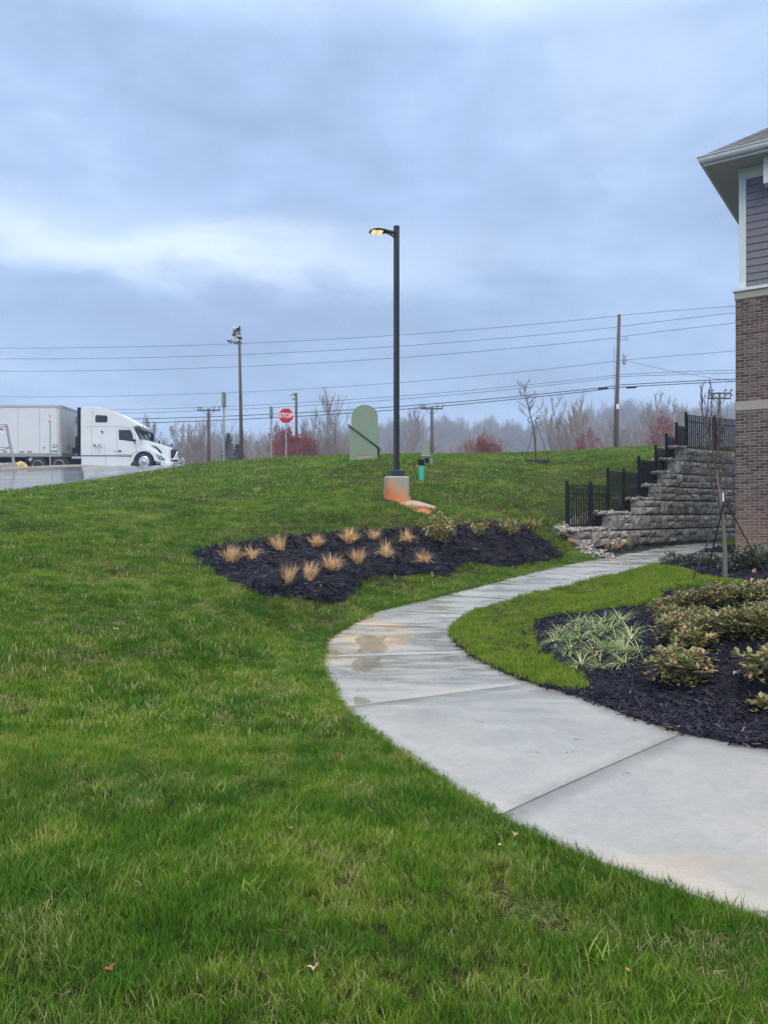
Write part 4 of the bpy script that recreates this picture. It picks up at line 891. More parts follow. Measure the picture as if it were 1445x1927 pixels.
# ================================================================ truck and trailer
TD = 44.0; PX = TD/FPX
def lx(px): return (px-152)*PX
def lz(py): return (889-py)*PX
tr_org = P(152, 889, TD)
tk = empty('semi_truck', tr_org); tag(tk, 'white sleeper cab semi truck parked beyond the kerb with a green object in its grille', 'truck')
Wd = 2.35
cab = [(0,.95),(0,3.70),(.3,3.75),(.96,3.75),(1.4,3.67),(1.9,3.49),(2.4,3.25),(2.85,3.01),(3.2,2.78),(3.3,2.66),(3.02,2.56),(3.32,1.98),(3.36,1.86),(3.36,1.2),(3.0,1.05),(2.9,.95)]
m = MB(); m.prism(cab, 0, Wd); m.build('cab', M['truck'], tk, bevel=.05)
# hood with wheel arch
wx, wzc = lx(271), lz(868.5)
arc = [(wx+math.cos(a)*.60, wzc+math.sin(a)*.60) for a in np.linspace(math.pi*.97, .03*math.pi, 14)]
hood = [(2.86,.5),(2.86,1.15),(3.3,1.98),(3.5,1.93),(4.1,1.78),(4.6,1.60),(4.95,1.42),(5.05,1.2),(5.08,.8),(5.02,.52),(wx+.62,.5)]
def hoodprism(y0, y1, zs_, xs_, arch=True):
    m = MB(); pts = [(2.86+.0,.5),(2.86,1.15),(3.32,1.90),(3.6,1.88),(4.1,1.76),(4.6,1.58),(4.92,1.40),(5.02,1.1),(5.04,.72),(4.98,.5)]
    if arch: pts = pts[:]+[(x, z) for x, z in arc[::-1]]
    pts = [(2.86+(x-2.86)*xs_, .5+(z-.5)*zs_) if z > 1.0 else (x, z) for x, z in pts]; m.prism(pts, y0, y1); return m
hoodprism(.32, Wd-.32, 1.0, 1.0, False).build('hood', M['truck'], tk, bevel=.06)
m = MB(); fp = [(2.86,.5),(2.88,1.25),(3.15,1.45),(3.6,1.42),(4.0,1.28),(4.4,1.05),(4.75,.85),(4.85,.5)]+[(x, z) for x, z in arc[::-1]]
m.prism(fp, .02, .36); m.prism(fp, Wd-.36, Wd-.02); m.build('fender', M['truck'], tk)
# lower fairings, gap, roof gap fairing
m = MB(); m.box((.03,.03,.10),(1.42,Wd-.03,.945)); m.box((1.435,.03,.10),(2.85,Wd-.03,.945)); m.build('side_fairing', M['truck'], tk, bevel=.02)
m = MB(); m.box((-.02,-.004,.955),(2.3,.02,.985)); m.build('trim_strip', M['grey'], tk)
m = MB(); m.add([Vector(v) for v in ((-.20,.04,.95),(-.20,.06,3.72),(-.02,.02,3.72),(-.06,.02,.95),(-.20,Wd,.95),(-.20,Wd,3.72),(-.02,Wd,3.72),(-.06,Wd,.95))], [(0,3,2,1),(4,5,6,7),(0,1,5,4),(1,2,6,5),(2,3,7,6),(3,0,4,7)]); m.build('gap_fairing', M['black'], tk)
def panel(name, pts, y, th, mat, par=tk, bev=0):
    m = MB(); m.prism([(lx(a), lz(b)) for a, b in pts], y, y+th); return m.build(name, mat, par, bevel=bev)
panel('side_window', [(224,809),(246,809),(250,817),(251.5,831),(224.5,827.5)], -.006, .01, M['glass_dark'])
panel('sleeper_window', [(180,783),(182,781),(201,782),(203,785),(203,792),(201,795),(182,795),(180,793)], -.008, .01, M['glass_dark'])
# windscreen across the front of the cab
m = MB(); m.add([Vector(v) for v in ((3.06,.12,2.50),(3.40,.12,1.93),(3.40,Wd-.12,1.93),(3.06,Wd-.12,2.50),(3.02,.12,2.48),(3.36,.12,1.91),(3.36,Wd-.12,1.91),(3.02,Wd-.12,2.48))], [(0,1,2,3),(7,6,5,4),(0,4,5,1),(1,5,6,2),(2,6,7,3),(3,7,4,0)]); m.build('windscreen', M['shade_glass'], tk)
m = MB(); m.tube([(3.085,Wd/2,2.49),(3.42,Wd/2,1.93)], .03, 6); m.tube([(3.07,.08,2.5),(3.42,.08,1.92)], .04, 6); m.tube([(3.07,Wd-.08,2.5),(3.42,Wd-.08,1.92)], .04, 6); m.build('windscreen_frame', M['black'], tk)
m = MB(); m.prism([(3.05,2.50),(3.32,2.64),(3.55,2.46),(3.5,2.43),(3.1,2.46)], .05, Wd-.05); m.build('sun_visor', simple('smoked_visor', (.05,.035,.04), .3), tk)
panel('mirror', [(252.5,827),(256,827),(256,832),(252.5,831)], -.22, .2, M['black'])
m = MB(); m.box((3.3,Wd,1.9),(3.42,Wd+.22,2.45)); m.build('mirror', M['black'], tk)
panel('hood_vent', [(281.5,837),(291,839.5),(297,844),(303.5,852.5),(298.5,851),(292,843.5)], .29, .03, M['black'])
panel('headlight', [(293.5,854),(304,857.5),(312,865),(300,865.5)], .0, .04, simple('headlight_housing', (.16,.17,.18), .25))
for q in ((299,858),(303,862)):
    m = MB(); m.tube([(lx(q[0]),-.02,lz(q[1])),(lx(q[0]),.01,lz(q[1]))], .06, 10); m.build('headlight_lamp', M['chrome'], tk)
# grille: facing forward, seen obliquely
m = MB(); m.box((5.03,.55,.72),(5.10,Wd-.55,1.38), bev=.01); m.build('grille', M['black'], tk)
m = MB(); m.tube([(5.12,.8,.8),(5.14,1.5,1.3)], .045, 6); m.build('grille_bar', M['chrome'], tk)
m = MB(); m.tube([(5.14,1.35,.98),(5.20,1.38,.98)], [.16,.12], 10); m.build('grille_ornament', M['teal'], tk)
m = MB(); m.box((4.55,.02,.30),(5.2,Wd-.02,.60), bev=.06); m.build('bumper', M['truck'], tk)
m = MB()
for z in (.55,.78): m.tube([(5.1,.3,z),(5.45,.5,z),(5.5,Wd/2,z),(5.45,Wd-.5,z),(5.1,Wd-.3,z)], .035, 7)
for y in (.5,Wd-.5): m.tube([(5.2,y,.4),(5.45,y,.55),(5.45,y,.78),(5.3,y,1.0)], .035, 7)
m.build('bull_bar', M['chrome'], tk)
m = MB(); m.tube([(4.35,.45,1.72),(4.36,.42,1.86)], .05, 8); m.tube([(4.7,Wd-.5,1.62),(4.72,Wd-.5,1.80)], .05, 8); m.build('hood_mirror', M['black'], tk)
m = MB(); m.box((3.5,.02,.32),(4.0,.05,.34)); m.tube([(3.55,.2,2.5),(3.55,.2,3.15)], .012, 4); m.build('aerial', M['black'], tk)
def seam(pts, name='seam'):
    m = MB(); m.tube([(lx(a), -.002, lz(b)) for a, b in pts], .009, 4); m.build(name, M['grey'], tk)
seam([(173,801),(173,855)]); seam([(176,766.5),(174,800)]); seam([(160,802.5),(230,802.5),(246,805.5)]); seam([(220,806),(221,855)]); seam([(222,806),(248,806),(256,828),(258,853)]); seam([(197,835),(197,855)]); 
panel('door_handle', [(222.5,847.5),(229,847.5),(229,850.5),(222.5,850.5)], -.012, .014, M['black']); panel('vent', [(215,848),(218.5,848),(218.5,850.5),(215,850.5)], -.012, .014, M['grey'])
panel('emblem', [(190,811),(194.5,811),(194.5,817),(192,814.5)], -.012, .014, M['black'])
m = MB(); m.box((lx(220),-.006,lz(858.5)),(lx(249),.02,lz(855))); m.build('step_strip', M['grey'], tk)
text('lettering', 'R.C.', .24, M['num'], tk, (lx(185),-.006,lz(839)), bold=.004, sx=1.3)
m = MB()
for a in np.arange(178, 192, 1.6): m.box((lx(a),-.005,lz(844.3)),(lx(a+1.2),.0,lz(842.4)))
for a, b, y in ((179,182,847.5),(184,191,847.5),(181,183,851),(185,191,851)): m.box((lx(a),-.005,lz(y+1)),(lx(b),.0,lz(y)))
m.build('small_print', M['grey'], tk)
def wheel(par, x, z, y, r_, steer=False):
    w = MB(); w.tube([(x,y,z),(x,y+.03,z),(x,y+.26,z),(x,y+.29,z)], [r_*.93,r_,r_,r_*.93], 26); o = w.build('wheel', M['tyre'], par, smooth=False)
    h_ = MB(); n_ = 20; V_ = []
    for rr_, dy in ((.60,-.004),(.56,-.012),(.44,.03 if not steer else -.015),(.22,.05 if not steer else -.03),(.10,.02 if not steer else -.08),(0.001,.02 if not steer else -.09)):
        V_ += [Vector((x+math.cos(2*math.pi*k/n_)*r_*rr_, y+dy, z+math.sin(2*math.pi*k/n_)*r_*rr_)) for k in range(n_)]
    h_.add(V_, [(i*n_+k, i*n_+(k+1) % n_, (i+1)*n_+(k+1) % n_, (i+1)*n_+k) for i in range(5) for k in range(n_)]); h_.build('rim', M['grey' if not steer else 'chrome'], o)
wheel(tk, wx, wzc, .06, .51, True); wheel(tk, wx, wzc, Wd-.36, .51)
m = MB(); m.box((wx-.58,.30,.35),(wx+.58,Wd-.4,wzc+.55)); m.box((-2.9,.55,.55),(0.02,Wd-.5,.92)); m.box((-2.9,.3,.40),(-.1,Wd-.3,.60)); m.build('chassis', M['black'], tk)
for px in (72, 112): wheel(tk, lx(px), lz(876 if px == 72 else 875), -.0, .51)
for px in (72, 112): wheel(tk, lx(px), lz(876 if px == 72 else 875), Wd-.3, .51)
m = MB(); m.box((lx(136),.0,lz(863)),(lx(154),.4,lz(859))); m.build('catwalk', M['chrome'], tk)
m = MB(); m.box((lx(50),.02,.25),(lx(52),.45,.95)); m.tube([(lx(44),.3,lz(866)),(lx(45),.3,lz(866))], .05, 8); m.build('mud_flap', M['black'], tk)
m = MB(); m.tube([(lx(56),.0,lz(866)),(lx(62),.0,lz(863))], .10, 8); m.build('air_tank', M['chrome'], tk)
# trailer
tl = empty('semi_trailer', tr_org); tag(tl, 'long white box trailer numbered 53 coupled behind the semi truck', 'trailer')
X1 = lx(115); X0 = X1-14.0; TB, TT = lz(858), lz(762.5); TW = 2.55
m = MB(); m.box((X0,.03,TB+.1),(X1-.01,TW,TT-.06)); m.build('box', M['trailer'], tl)
q = X1-.22; widths = [1.0,1.22,1.24,1.22,1.24,1.22,1.24,1.22,1.24,1.22,1.24]
for w_ in widths:
    m = MB(); m.box((q-w_+.012,-.002,TB+.16),(q-.012,.028,TT-.14)); m.build('side_panel', M['trailer'], tl); q -= w_
for w0, w1_ in ((.12,.62),(.64,1.2),(1.22,1.75),(1.77,2.42)):
    m = MB(); m.box((X1-.008,w0,TB+.22),(X1+.03,w1_,TT-.14)); m.build('nose_panel', M['trailer'], tl)
m = MB(); m.box((X0,-.02,TT-.135),(X1+.02,.0275,TT)); m.box((X1+.002,.03,TT-.135),(X1+.045,TW,TT)); m.build('top_rail', simple('rail_grey', (.42,.42,.41), .5, .2), tl)
m = MB(); m.box((X0,-.02,TB-.04),(X1+.02,.0275,TB+.155)); m.box((X1+.002,.03,TB-.04),(X1+.06,TW,TB+.2)); m.build('bottom_rail', simple('rail_dark', (.30,.30,.29), .5, .2), tl)
m = MB(); m.tube([(X1-.04,.05,TB),(X1-.04,.05,TT)], .10, 10); m.build('corner_post', simple('corner_post_paint', (.38,.37,.35), .5, .1, .2), tl)
for a, b in ((6.5,14.5),(38,46),(52.5,61)):
    m = MB(); m.box((lx(a),-.028,lz(850.7)),(lx(b),-.021,lz(849))); m.build('reflector', M['reflector'], tl)
m = MB(); m.box((lx(96),-.028,lz(849.6)),(lx(109),-.021,lz(848.4))); m.box((lx(83),-.028,lz(844.5)),(lx(84.5),-.002,lz(841))); m.build('marker_plate', M['num'], tl)
m = MB(); m.box((lx(96),-.012,lz(847)),(lx(109.5),-.003,lz(833))); m.build('number_panel', simple('number_panel', (.60,.64,.66), .4), tl)
text('lettering', '53', .27, M['num'], tl, (lx(104),-.016,lz(840)), bold=.004)
m = MB(); m.box((X1+.032,.9,lz(844)),(X1+.036,1.15,lz(833))); m.build('red_placard', simple('placard', (.45,.25,.24), .6), tl)
m = MB(); m.box((X1+.05,1.55,lz(848)),(X1+.28,1.9,lz(838))); m.box((X1+.05,2.0,lz(838)),(X1+.07,2.25,lz(815))); m.build('air_lines', M['black'], tl)
m = MB(); m.box((X1+.032,1.95,lz(790)),(X1+.04,2.3,lz(775))); m.build('vent_hatch', M['grey'], tl)
m = MB(); m.box((X0,.5,TB-.25),(X1-.6,.7,TB-.045)); m.box((X0,1.8,TB-.25),(X1-.6,2.0,TB-.045)); m.box((X0,.1,TB-.30),(X0+.1,TW,TB-.045)); m.build('frame_rail', M['black'], tl)
for q in (X0+2.0, X0+3.3): wheel(tl, q, .52, .05, .51); wheel(tl, q, .52, TW-.35, .51)
for q in (X1-2.95,): m = MB(); m.box((q,.3,.4),(q+.12,.42,TB-.05)); m.box((q,1.9,.4),(q+.12,2.02,TB-.05)); m.build('landing_leg', M['grey'], tl)
# parking sign in front of the trailer
ps = empty('parking_sign', at(95.3, 41.4)); tag(ps, 'small red and white sign on a thin post in front of the trailer', 'sign'); zt_ = zpix(776.5, 41.4, ps); zb_ = zpix(797.5, 41.4, ps)
MB().box((-.03,-.03,-.2),(.03,.0,zb_+.2)).build('post', M['grey'], ps)
MB().box((-.09,-.045,zb_),(.09,-.032,zt_)).build('sign_face', M['sign_white'], ps)
m = MB()
for f0, f1, a, b in ((.93,.97,-.075,.075),(.03,.07,-.075,.075),(.62,.66,-.05,.05),(.50,.54,-.06,.06),(.38,.42,-.05,.05),(.14,.26,-.065,.065)): m.box((a,-.048,zb_+(zt_-zb_)*f0),(b,-.0455,zb_+(zt_-zb_)*f1))
m.box((-.075,-.048,zb_+.05),(-.068,-.0455,zt_-.05)); m.box((.068,-.048,zb_+.05),(.075,-.0455,zt_-.05)); m.build('sign_print', M['reflector'], ps)
m = MB(); m.tube([(0,-.05,zt_-.12),(0,-.05,zt_-.16)], .035, 6); m.build('sign_mark', M['num'], ps)
# tubular gate frame at the left edge
gf = empty('tubular_frame', at(12, 39.6)); tag(gf, 'grey tubular frame with leaning post standing before the trailer', 'metal frame'); gx = gf.location
def gp_(px, py): p = P(px, py, 39.6); return p-gx
MB().tube([gp_(12.5,799), gp_(18.5,830), gp_(30,884)], .065, 8).build('leaning_post', M['grey'], gf)
for a in (((-40,799),(12,799)),((-40,812),(12,802)),((-40,842),(20,841.5)),((-40,858),(19,843))): MB().tube([gp_(*a[0]), gp_(*a[1])], .028, 6).build('rail', M['grey'], gf)
MB().box(tuple(gp_(-8,814)+Vector((0,.02,0))), tuple(gp_(7,806)+Vector((0,.03,0)))).build('sign_face', M['sign_white'], gf)
m = MB(); m.box(tuple(gp_(-7,809.5)+Vector((0,.012,0))), tuple(gp_(7,806.8)+Vector((0,.018,0)))); m.build('sign_print', M['reflector'], gf)
def boulder(name, loc, s, mat, label, cat, seed, parent=None, group=None):
    bm = bmesh.new(); bmesh.ops.create_icosphere(bm, subdivisions=2, radius=1)
    for v in bm.verts:
        n_ = mnoise.noise(v.co*1.3+Vector((seed*3.1,0,0)))*.45+mnoise.noise(v.co*3+Vector((seed,5,0)))*.15; v.co *= 1+n_; v.co = Vector((v.co.x*s[0], v.co.y*s[1], v.co.z*s[2]))
    me = bpy.data.meshes.new(name); bm.to_mesh(me); bm.free(); me.materials.append(mat); o = link(name, me, parent, loc, (0,0,seed))
    if label: tag(o, label, cat, group)
    return o
p = at(41, 40.1); boulder('boulder', (p[0], p[1]-.1, p[2]+.22), (.42,.3,.27), M['tan_rock'], 'yellow tan boulder at the foot of the leaning frame post', 'rock', 1)
for i, (px, s_, lb) in enumerate(((6,.3,'grey boulder at the photo edge left of the tubular frame post'),(17,.27,'grey boulder just left of the leaning frame post'),(-14,.35,'grey boulder outermost left behind the kerb'))):
    p = at(px, 40.3); boulder('boulder', (p[0], p[1], p[2]+.2), (s_,s_*.8,s_), M['grey_rock'], lb, 'rock', i+3, group='grey boulders behind the kerb')
# ================================================================ trees
def tree_mesh(seed, hgt=9.0, trunk=.13, limbs=14, first=.18, ang=(25,60), sub=6, sub2=4, up=.35, multi=1, kink=.06, twig=.02, crown_r=.36, n2=4, topper=True):
    rq = random.Random(seed); T = MB(); B = MB()
    def branch(mb, p, d, L_, r0, lev, n_seg=4, sides=4):
        pts = [p]; q = p.copy(); dd = d.normalized()
        for i in range(n_seg):
            dd = (dd+Vector((rq.uniform(-1,1), rq.uniform(-1,1), rq.uniform(-.6,1)*1.0))*kink*2+Vector((0,0,up*.16*lev))).normalized(); q = q+dd*L_/n_seg; pts.append(q.copy())
        rads = [r0*(1-.85*i/n_seg)+.0 for i in range(n_seg+1)]; rads = [max(x, twig*.5) for x in rads]; mb.tube(pts, rads, sides, cap=False); return pts
    for t in range(multi):
        d0 = Vector((rq.uniform(-.3,.3), rq.uniform(-.3,.3), 1)) if multi > 1 else Vector((rq.uniform(-.04,.04), 0, 1))
        h_ = hgt*(1 if t == 0 else rq.uniform(.75,.95)); tp = branch(T, Vector((0,0,-.3)), d0, h_, trunk/(multi**.5), 0, 8, 7)
        for i in range(limbs):
            f = first+(1-first)*(i+rq.random())/limbs*.97; k = f*8; a = int(min(k, 7.999)); p = tp[a].lerp(tp[a+1], k-a)
            az = i*2.4+rq.uniform(-.5,.5); an = R(ang[1]+(ang[0]-ang[1])*f+rq.uniform(-8,8))
            L_ = hgt*crown_r*(1-.62*max(0,(f-first)/(1-first))**1.6)*rq.uniform(.75,1.15)*(.65+.35*min(1,(f-first)*6+.3)); d = Vector((math.cos(az)*math.sin(an), math.sin(az)*math.sin(an), math.cos(an)))
            bp = branch(B, p, d, L_, trunk*.42*(1-f*.7)/(multi**.5), 1, 4, 4)
            for j in range(sub):
                f2 = .2+.78*(j+rq.random())/sub; k2 = f2*4; a2 = int(min(k2, 3.999)); p2 = bp[a2].lerp(bp[a2+1], k2-a2); ax_ = (bp[a2+1]-bp[a2]).normalized()
                sd_ = Vector((rq.uniform(-1,1), rq.uniform(-1,1), rq.uniform(-.2,1))); d2 = (ax_*.8+sd_*.6).normalized(); L2 = L_*rq.uniform(.3,.5)*(1.1-f2*.5)
                cp = branch(B, p2, d2, L2, max(twig*1.3, trunk*.10), 2, 3, 3)
                for q in range(sub2):
                    p3 = cp[rq.randint(1,3)]; d3 = (d2*.8+Vector((rq.uniform(-1,1), rq.uniform(-1,1), rq.uniform(-.1,1)))*.6).normalized(); branch(B, p3, d3, L2*rq.uniform(.35,.7), twig, 2, 2, 3)
    return T, B
TREES = {}
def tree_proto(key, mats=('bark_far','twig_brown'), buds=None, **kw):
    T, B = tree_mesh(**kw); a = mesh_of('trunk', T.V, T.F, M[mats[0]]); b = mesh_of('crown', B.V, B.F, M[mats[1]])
    bd = None
    if buds:
        mat, n_, sz = buds; rq = np.random.default_rng(kw['seed']); Vb = np.array(B.V); ix = rq.integers(0, len(Vb), n_); c = Vb[ix]+rq.normal(0, sz*1.2, (n_,3))
        d1 = rq.normal(0, 1, (n_,3)); d2 = rq.normal(0, 1, (n_,3)); d1 /= np.linalg.norm(d1,axis=1)[:,None]; d2 /= np.linalg.norm(d2,axis=1)[:,None]
        V_ = np.stack([c-d1*sz, c+d2*sz*.8, c+d1*sz, c-d2*sz*.8], 1).reshape(-1,3); F_ = np.arange(n_*4).reshape(-1,4)
        bd = mesh_of('buds', V_.tolist(), F_.tolist(), M[mat])
    TREES[key] = (a, b, bd, kw.get('hgt', 9.0))
tree_proto('oval', seed=11, hgt=10, limbs=13, first=.16, ang=(24,50), crown_r=.30, sub=8, sub2=4, trunk=.17, multi=5, twig=.017)
tree_proto('tall', seed=12, hgt=10, limbs=36, first=.14, ang=(30,60), crown_r=.40, sub=8, sub2=4, trunk=.14, up=.7, twig=.016)
tree_proto('wide', seed=13, hgt=10, limbs=26, first=.10, ang=(20,62), crown_r=.46, sub=6, sub2=4, trunk=.16, multi=3, twig=.018)
tree_proto('fan', seed=14, hgt=10, limbs=26, first=.06, ang=(18,56), crown_r=.5, sub=5, sub2=4, trunk=.13, multi=4, twig=.018)
tree_proto('budding', buds=('green_bud', 1800, .08), seed=15, hgt=10, limbs=22, first=.10, ang=(20,60), crown_r=.42, trunk=.15, multi=2, twig=.018)
tree_proto('brownish', buds=('brown_bud', 2200, .09), seed=16, hgt=10, limbs=22, first=.06, ang=(20,60), crown_r=.45, trunk=.13, multi=3, twig=.02)
tree_proto('redbush', buds=('red_bud', 9000, .16), seed=17, hgt=10, limbs=24, first=.04, ang=(15,72), crown_r=.62, trunk=.12, multi=4, twig=.02)
tree_proto('redloose', buds=('red_bud', 2600, .13), seed=19, hgt=10, limbs=22, first=.06, ang=(20,62), crown_r=.5, trunk=.12, multi=2, twig=.018)
tree_proto('orangebush', mats=('bark_red','bark_red'), buds=('orange_bud', 6000, .17), seed=18, hgt=10, limbs=20, first=.03, ang=(25,80), crown_r=.9, trunk=.15, multi=5, twig=.03)
def conifer():
    T = MB().tube([(0,0,-.3),(0,0,10)], [.16,.02], 7); rq = random.Random(4); V_ = []; F_ = []; B = MB()
    for i in range(1700):
        f = rq.random()**.8; z = .6+f*9.2; rad = (1-f)*2.4+.15; a = rq.uniform(0, 6.283); r_ = rad*rq.uniform(.3,1)*(1+.25*math.sin(a*5+i)); p = Vector((math.cos(a)*r_, math.sin(a)*r_, z-r_*.15+rq.uniform(-.2,.2))); s_ = rq.uniform(.10,.24)
        d1 = Vector((math.cos(a), math.sin(a), -.2)); d2 = Vector((-math.sin(a), math.cos(a), rq.uniform(-.6,.6))); B.add([p-d1*s_, p+d2*s_*.4, p+d1*s_, p-d2*s_*.4], [(0,1,2,3)])
    TREES['conifer'] = (mesh_of('trunk', T.V, T.F, M['bark_far']), mesh_of('crown', B.V, B.F, M['pine']), None, 10)
conifer()
used_lab = set()
def tree(key, px, ytop, d, label, name='bare_tree', cat='tree', wide=1.0, grp='bare trees beyond the crest', zb=None, rot=None):
    x = (px-CX)/FPX*d; g_ = h1(x, d) if d < 76 else float(height_raw(np.array([x]), np.array([float(d)]))[0]); ht = EYE+(HY-ytop)/FPX*d-g_
    a, b, bd, hh = TREES[key]; s_ = ht/hh; e_ = empty(name, (x, d, g_), rot if rot is not None else random.uniform(0,6.28)); e_.scale = (s_*wide, s_*wide, s_); tag(e_, label, cat, grp)
    link('trunk', a, e_); link('crown', b, e_)
    if bd: link('buds', bd, e_)
    return e_
TL = [
 ('budding',318,797,120,'pale budding tree right above the truck hood',1.0),('oval',337,800,125,'bare grey tree between the truck and the crossarm pole',.9),('budding',352,799,115,'rounded budding tree left of the crossarm floodlight pole',1.1),
 ('brownish',371,812,108,'low dark tree at the left foot of the crossarm pole',1.0),('tall',383,801,118,'slender bare tree behind the crossarm floodlight pole',.9),('wide',408,803,122,'broad bare tree left of the tall sign post',1.0),
 ('oval',440,812,130,'bare tree left of the tallest floodlight mast',.9),('fan',473,818,118,'fan shaped bare tree right of the tallest floodlight mast',1.0),('budding',487,822,126,'thin budding tree in the gap left of the stop sign',.9),
 ('oval',571,786,125,'bare tree behind the shorter floodlight mast',.9),
 ('brownish',594,806,112,'brown twiggy tree right of the crimson bush',1.0),('tall',620,755,100,'tallest bare tree left of the green enclosure',1.05),('fan',640,800,106,'spreading bare tree just left of the green enclosure',.9),
 ('brownish',607,828,96,'low reddish brown tree at the foot of the tallest bare tree',1.2),('tall',775,777,88,'lone bare tree between lamp post and crossarm pole',.85),('fan',728,833,140,'low bare tree between the enclosure and the lamp post',1.2),
 ('wide',752,826,170,'faint bare tree just right of the lamp post',1.0),('wide',868,832,110,'low twiggy tree left of the orange bush',1.2),('fan',846,838,115,'small scrubby tree right of the crossarm pole',1.2),
 ('oval',1062,749,90,'big oval bare tree between staked tree and utility pole',1.0),('wide',1083,790,84,'lower bare tree merging with the big oval tree',.85),('tall',1085,762,95,'bare tree leaning against the right of the big oval tree',.8),
 ('fan',1186,782,100,'fan shaped bare tree right of the utility pole',.95),('tall',1212,783,108,'slim bare tree between utility pole and metal fence',.8),('oval',1261,741,92,'tall oval bare tree behind the stepped fence',.92),
 ('fan',1310,790,100,'bare tree seen through the upper fence',1.0),('wide',1362,800,105,'bare tree behind the upper fence near the brickwork',1.0),('fan',1140,800,130,'faint bare tree just left of the utility pole',1.0),
 ('fan',500,830,140,'faint low tree between the two thin sign posts',1.1),('wide',650,815,150,'grey tree behind the left side of the enclosure',1.1)]
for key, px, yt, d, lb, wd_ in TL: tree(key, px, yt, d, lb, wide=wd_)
tree('conifer', 430, 814, 100, 'dark green conifer left of the tallest floodlight mast', 'conifer_tree', 'conifer', 1.2, None)
tree('conifer', 448, 835, 96, 'low dark conifer at the foot of the tallest mast', 'conifer_tree', 'conifer', 1.6, None)
tree('redbush', 551, 821, 72, 'large crimson budding bush right of the stop sign', 'red_bush', 'bush', .85, None); tree('redbush', 566, 838, 70, 'lower crimson bush trailing right of the large one', 'red_bush', 'bush', 1.0, None)
tree('redloose', 522, 815, 78, 'loose crimson tree left of the stop sign post', 'red_bush', 'bush', .8, None)
tree('redloose', 1104, 822, 70, 'reddish budding shrub at the right foot of the big oval tree', 'red_bush', 'bush', 1.0, None)
tree('redloose', 1243, 800, 74, 'dull red tree behind the fence steps', 'red_bush', 'bush', .85, None); tree('redloose', 1262, 806, 76, 'dull red tree just left of the upper fence post', 'red_bush', 'bush', .75, None)
tree('orangebush', 906, 838, 60, 'low orange red bush on the crest of the lawn', 'orange_bush', 'bush', .85, None)
# far wooded ridge (one mass of trees on a hill)
RD = 420.0; rx = np.linspace(-260, 420, 90); ry = np.array([300, 330, 360, 390, 420, 470, 560]); prof = []
key_px = [(-400,905),(300,880),(520,868),(640,850),(720,840),(830,838),(930,836),(1000,832),(1080,822),(1150,812),(1230,806),(1330,802),(1445,796),(1800,790),(2400,800)]
kx = [(k[0]-CX)/FPX*RD for k in key_px]; kz = [EYE+(HY-k[1])/FPX*RD for k in key_px]
V_ = []; 
for j, yv in enumerate(ry):
    f = (0,.18,.45,.75,1,1.05,1.0)[j]
    for xv in rx: V_.append((xv, yv, -2+(np.interp(xv*RD/max(yv,1)*(yv/RD), kx, kz)+2)*f+ (2.0*math.sin(xv*.06)+1.2*math.sin(xv*.17+j))*(.3+f*.7)))
nr = len(rx); me = mesh_of('hill', V_, [(j*nr+i, j*nr+i+1, (j+1)*nr+i+1, (j+1)*nr+i) for j in range(len(ry)-1) for i in range(nr-1)], simple('ridge_litter', (.10,.085,.07), .9, obj=False, scale=.1), smooth=True)
tag(link('hill', me), kind='structure')
# geometry-node instancer for stuff that nobody could count
def scatter(name, pts, rots, scales, idx, protos, kind='stuff', label=None, cat=None):
    me = bpy.data.meshes.new(name+'_points'); n_ = len(pts); me.vertices.add(n_); me.vertices.foreach_set('co', np.asarray(pts, np.float32).ravel())
    a = me.attributes.new('rot', 'FLOAT_VECTOR', 'POINT'); a.data.foreach_set('vector', np.asarray(rots, np.float32).ravel())
    a = me.attributes.new('scl', 'FLOAT_VECTOR', 'POINT'); a.data.foreach_set('vector', np.asarray(scales, np.float32).ravel())
    a = me.attributes.new('idx', 'INT', 'POINT'); a.data.foreach_set('value', np.asarray(idx, np.int32)); me.update()
    o = link(name, me); ng = bpy.data.node_groups.new(name, 'GeometryNodeTree'); ng.interface.new_socket('Geometry', in_out='INPUT', socket_type='NodeSocketGeometry'); ng.interface.new_socket('Geometry', in_out='OUTPUT', socket_type='NodeSocketGeometry')
    gi = ng.nodes.new('NodeGroupInput'); go = ng.nodes.new('NodeGroupOutput'); iop = ng.nodes.new('GeometryNodeInstanceOnPoints'); join = ng.nodes.new('GeometryNodeJoinGeometry')
    for pm_ in protos[::-1]:
        po = bpy.data.objects.new(pm_.name+'_source', pm_); oi = ng.nodes.new('GeometryNodeObjectInfo'); oi.inputs['Object'].default_value = po; oi.inputs['As Instance'].default_value = True; ng.links.new(oi.outputs['Geometry'], join.inputs[0])
    iop.inputs['Pick Instance'].default_value = True
    for nm, tp, sk in (('idx','INT','Instance Index'),('rot','FLOAT_VECTOR','Rotation'),('scl','FLOAT_VECTOR','Scale')):
        na = ng.nodes.new('GeometryNodeInputNamedAttribute'); na.data_type = tp; na.inputs['Name'].default_value = nm
        if sk == 'Rotation':
            er = ng.nodes.new('FunctionNodeEulerToRotation'); ng.links.new(na.outputs[0], er.inputs[0]); ng.links.new(er.outputs[0], iop.inputs[sk])
        else: ng.links.new(na.outputs[0], iop.inputs[sk])
    ng.links.new(gi.outputs[0], iop.inputs['Points']); ng.links.new(join.outputs[0], iop.inputs['Instance']); ng.links.new(iop.outputs[0], go.inputs[0])
    md = o.modifiers.new('scatter', 'NODES'); md.node_group = ng; o['kind'] = kind
    if label: o['label'] = label
    return o
def merged(key):
    a, b, bd, hh = TREES[key]; V_ = [tuple(v.co) for v in a.vertices]; F_ = [tuple(p.vertices) for p in a.polygons]; n_ = len(V_); V_ += [tuple(v.co) for v in b.vertices]; F_ += [tuple(i+n_ for i in p.vertices) for p in b.polygons]
    return mesh_of('wood_tree', V_, F_, M['twig_brown'])
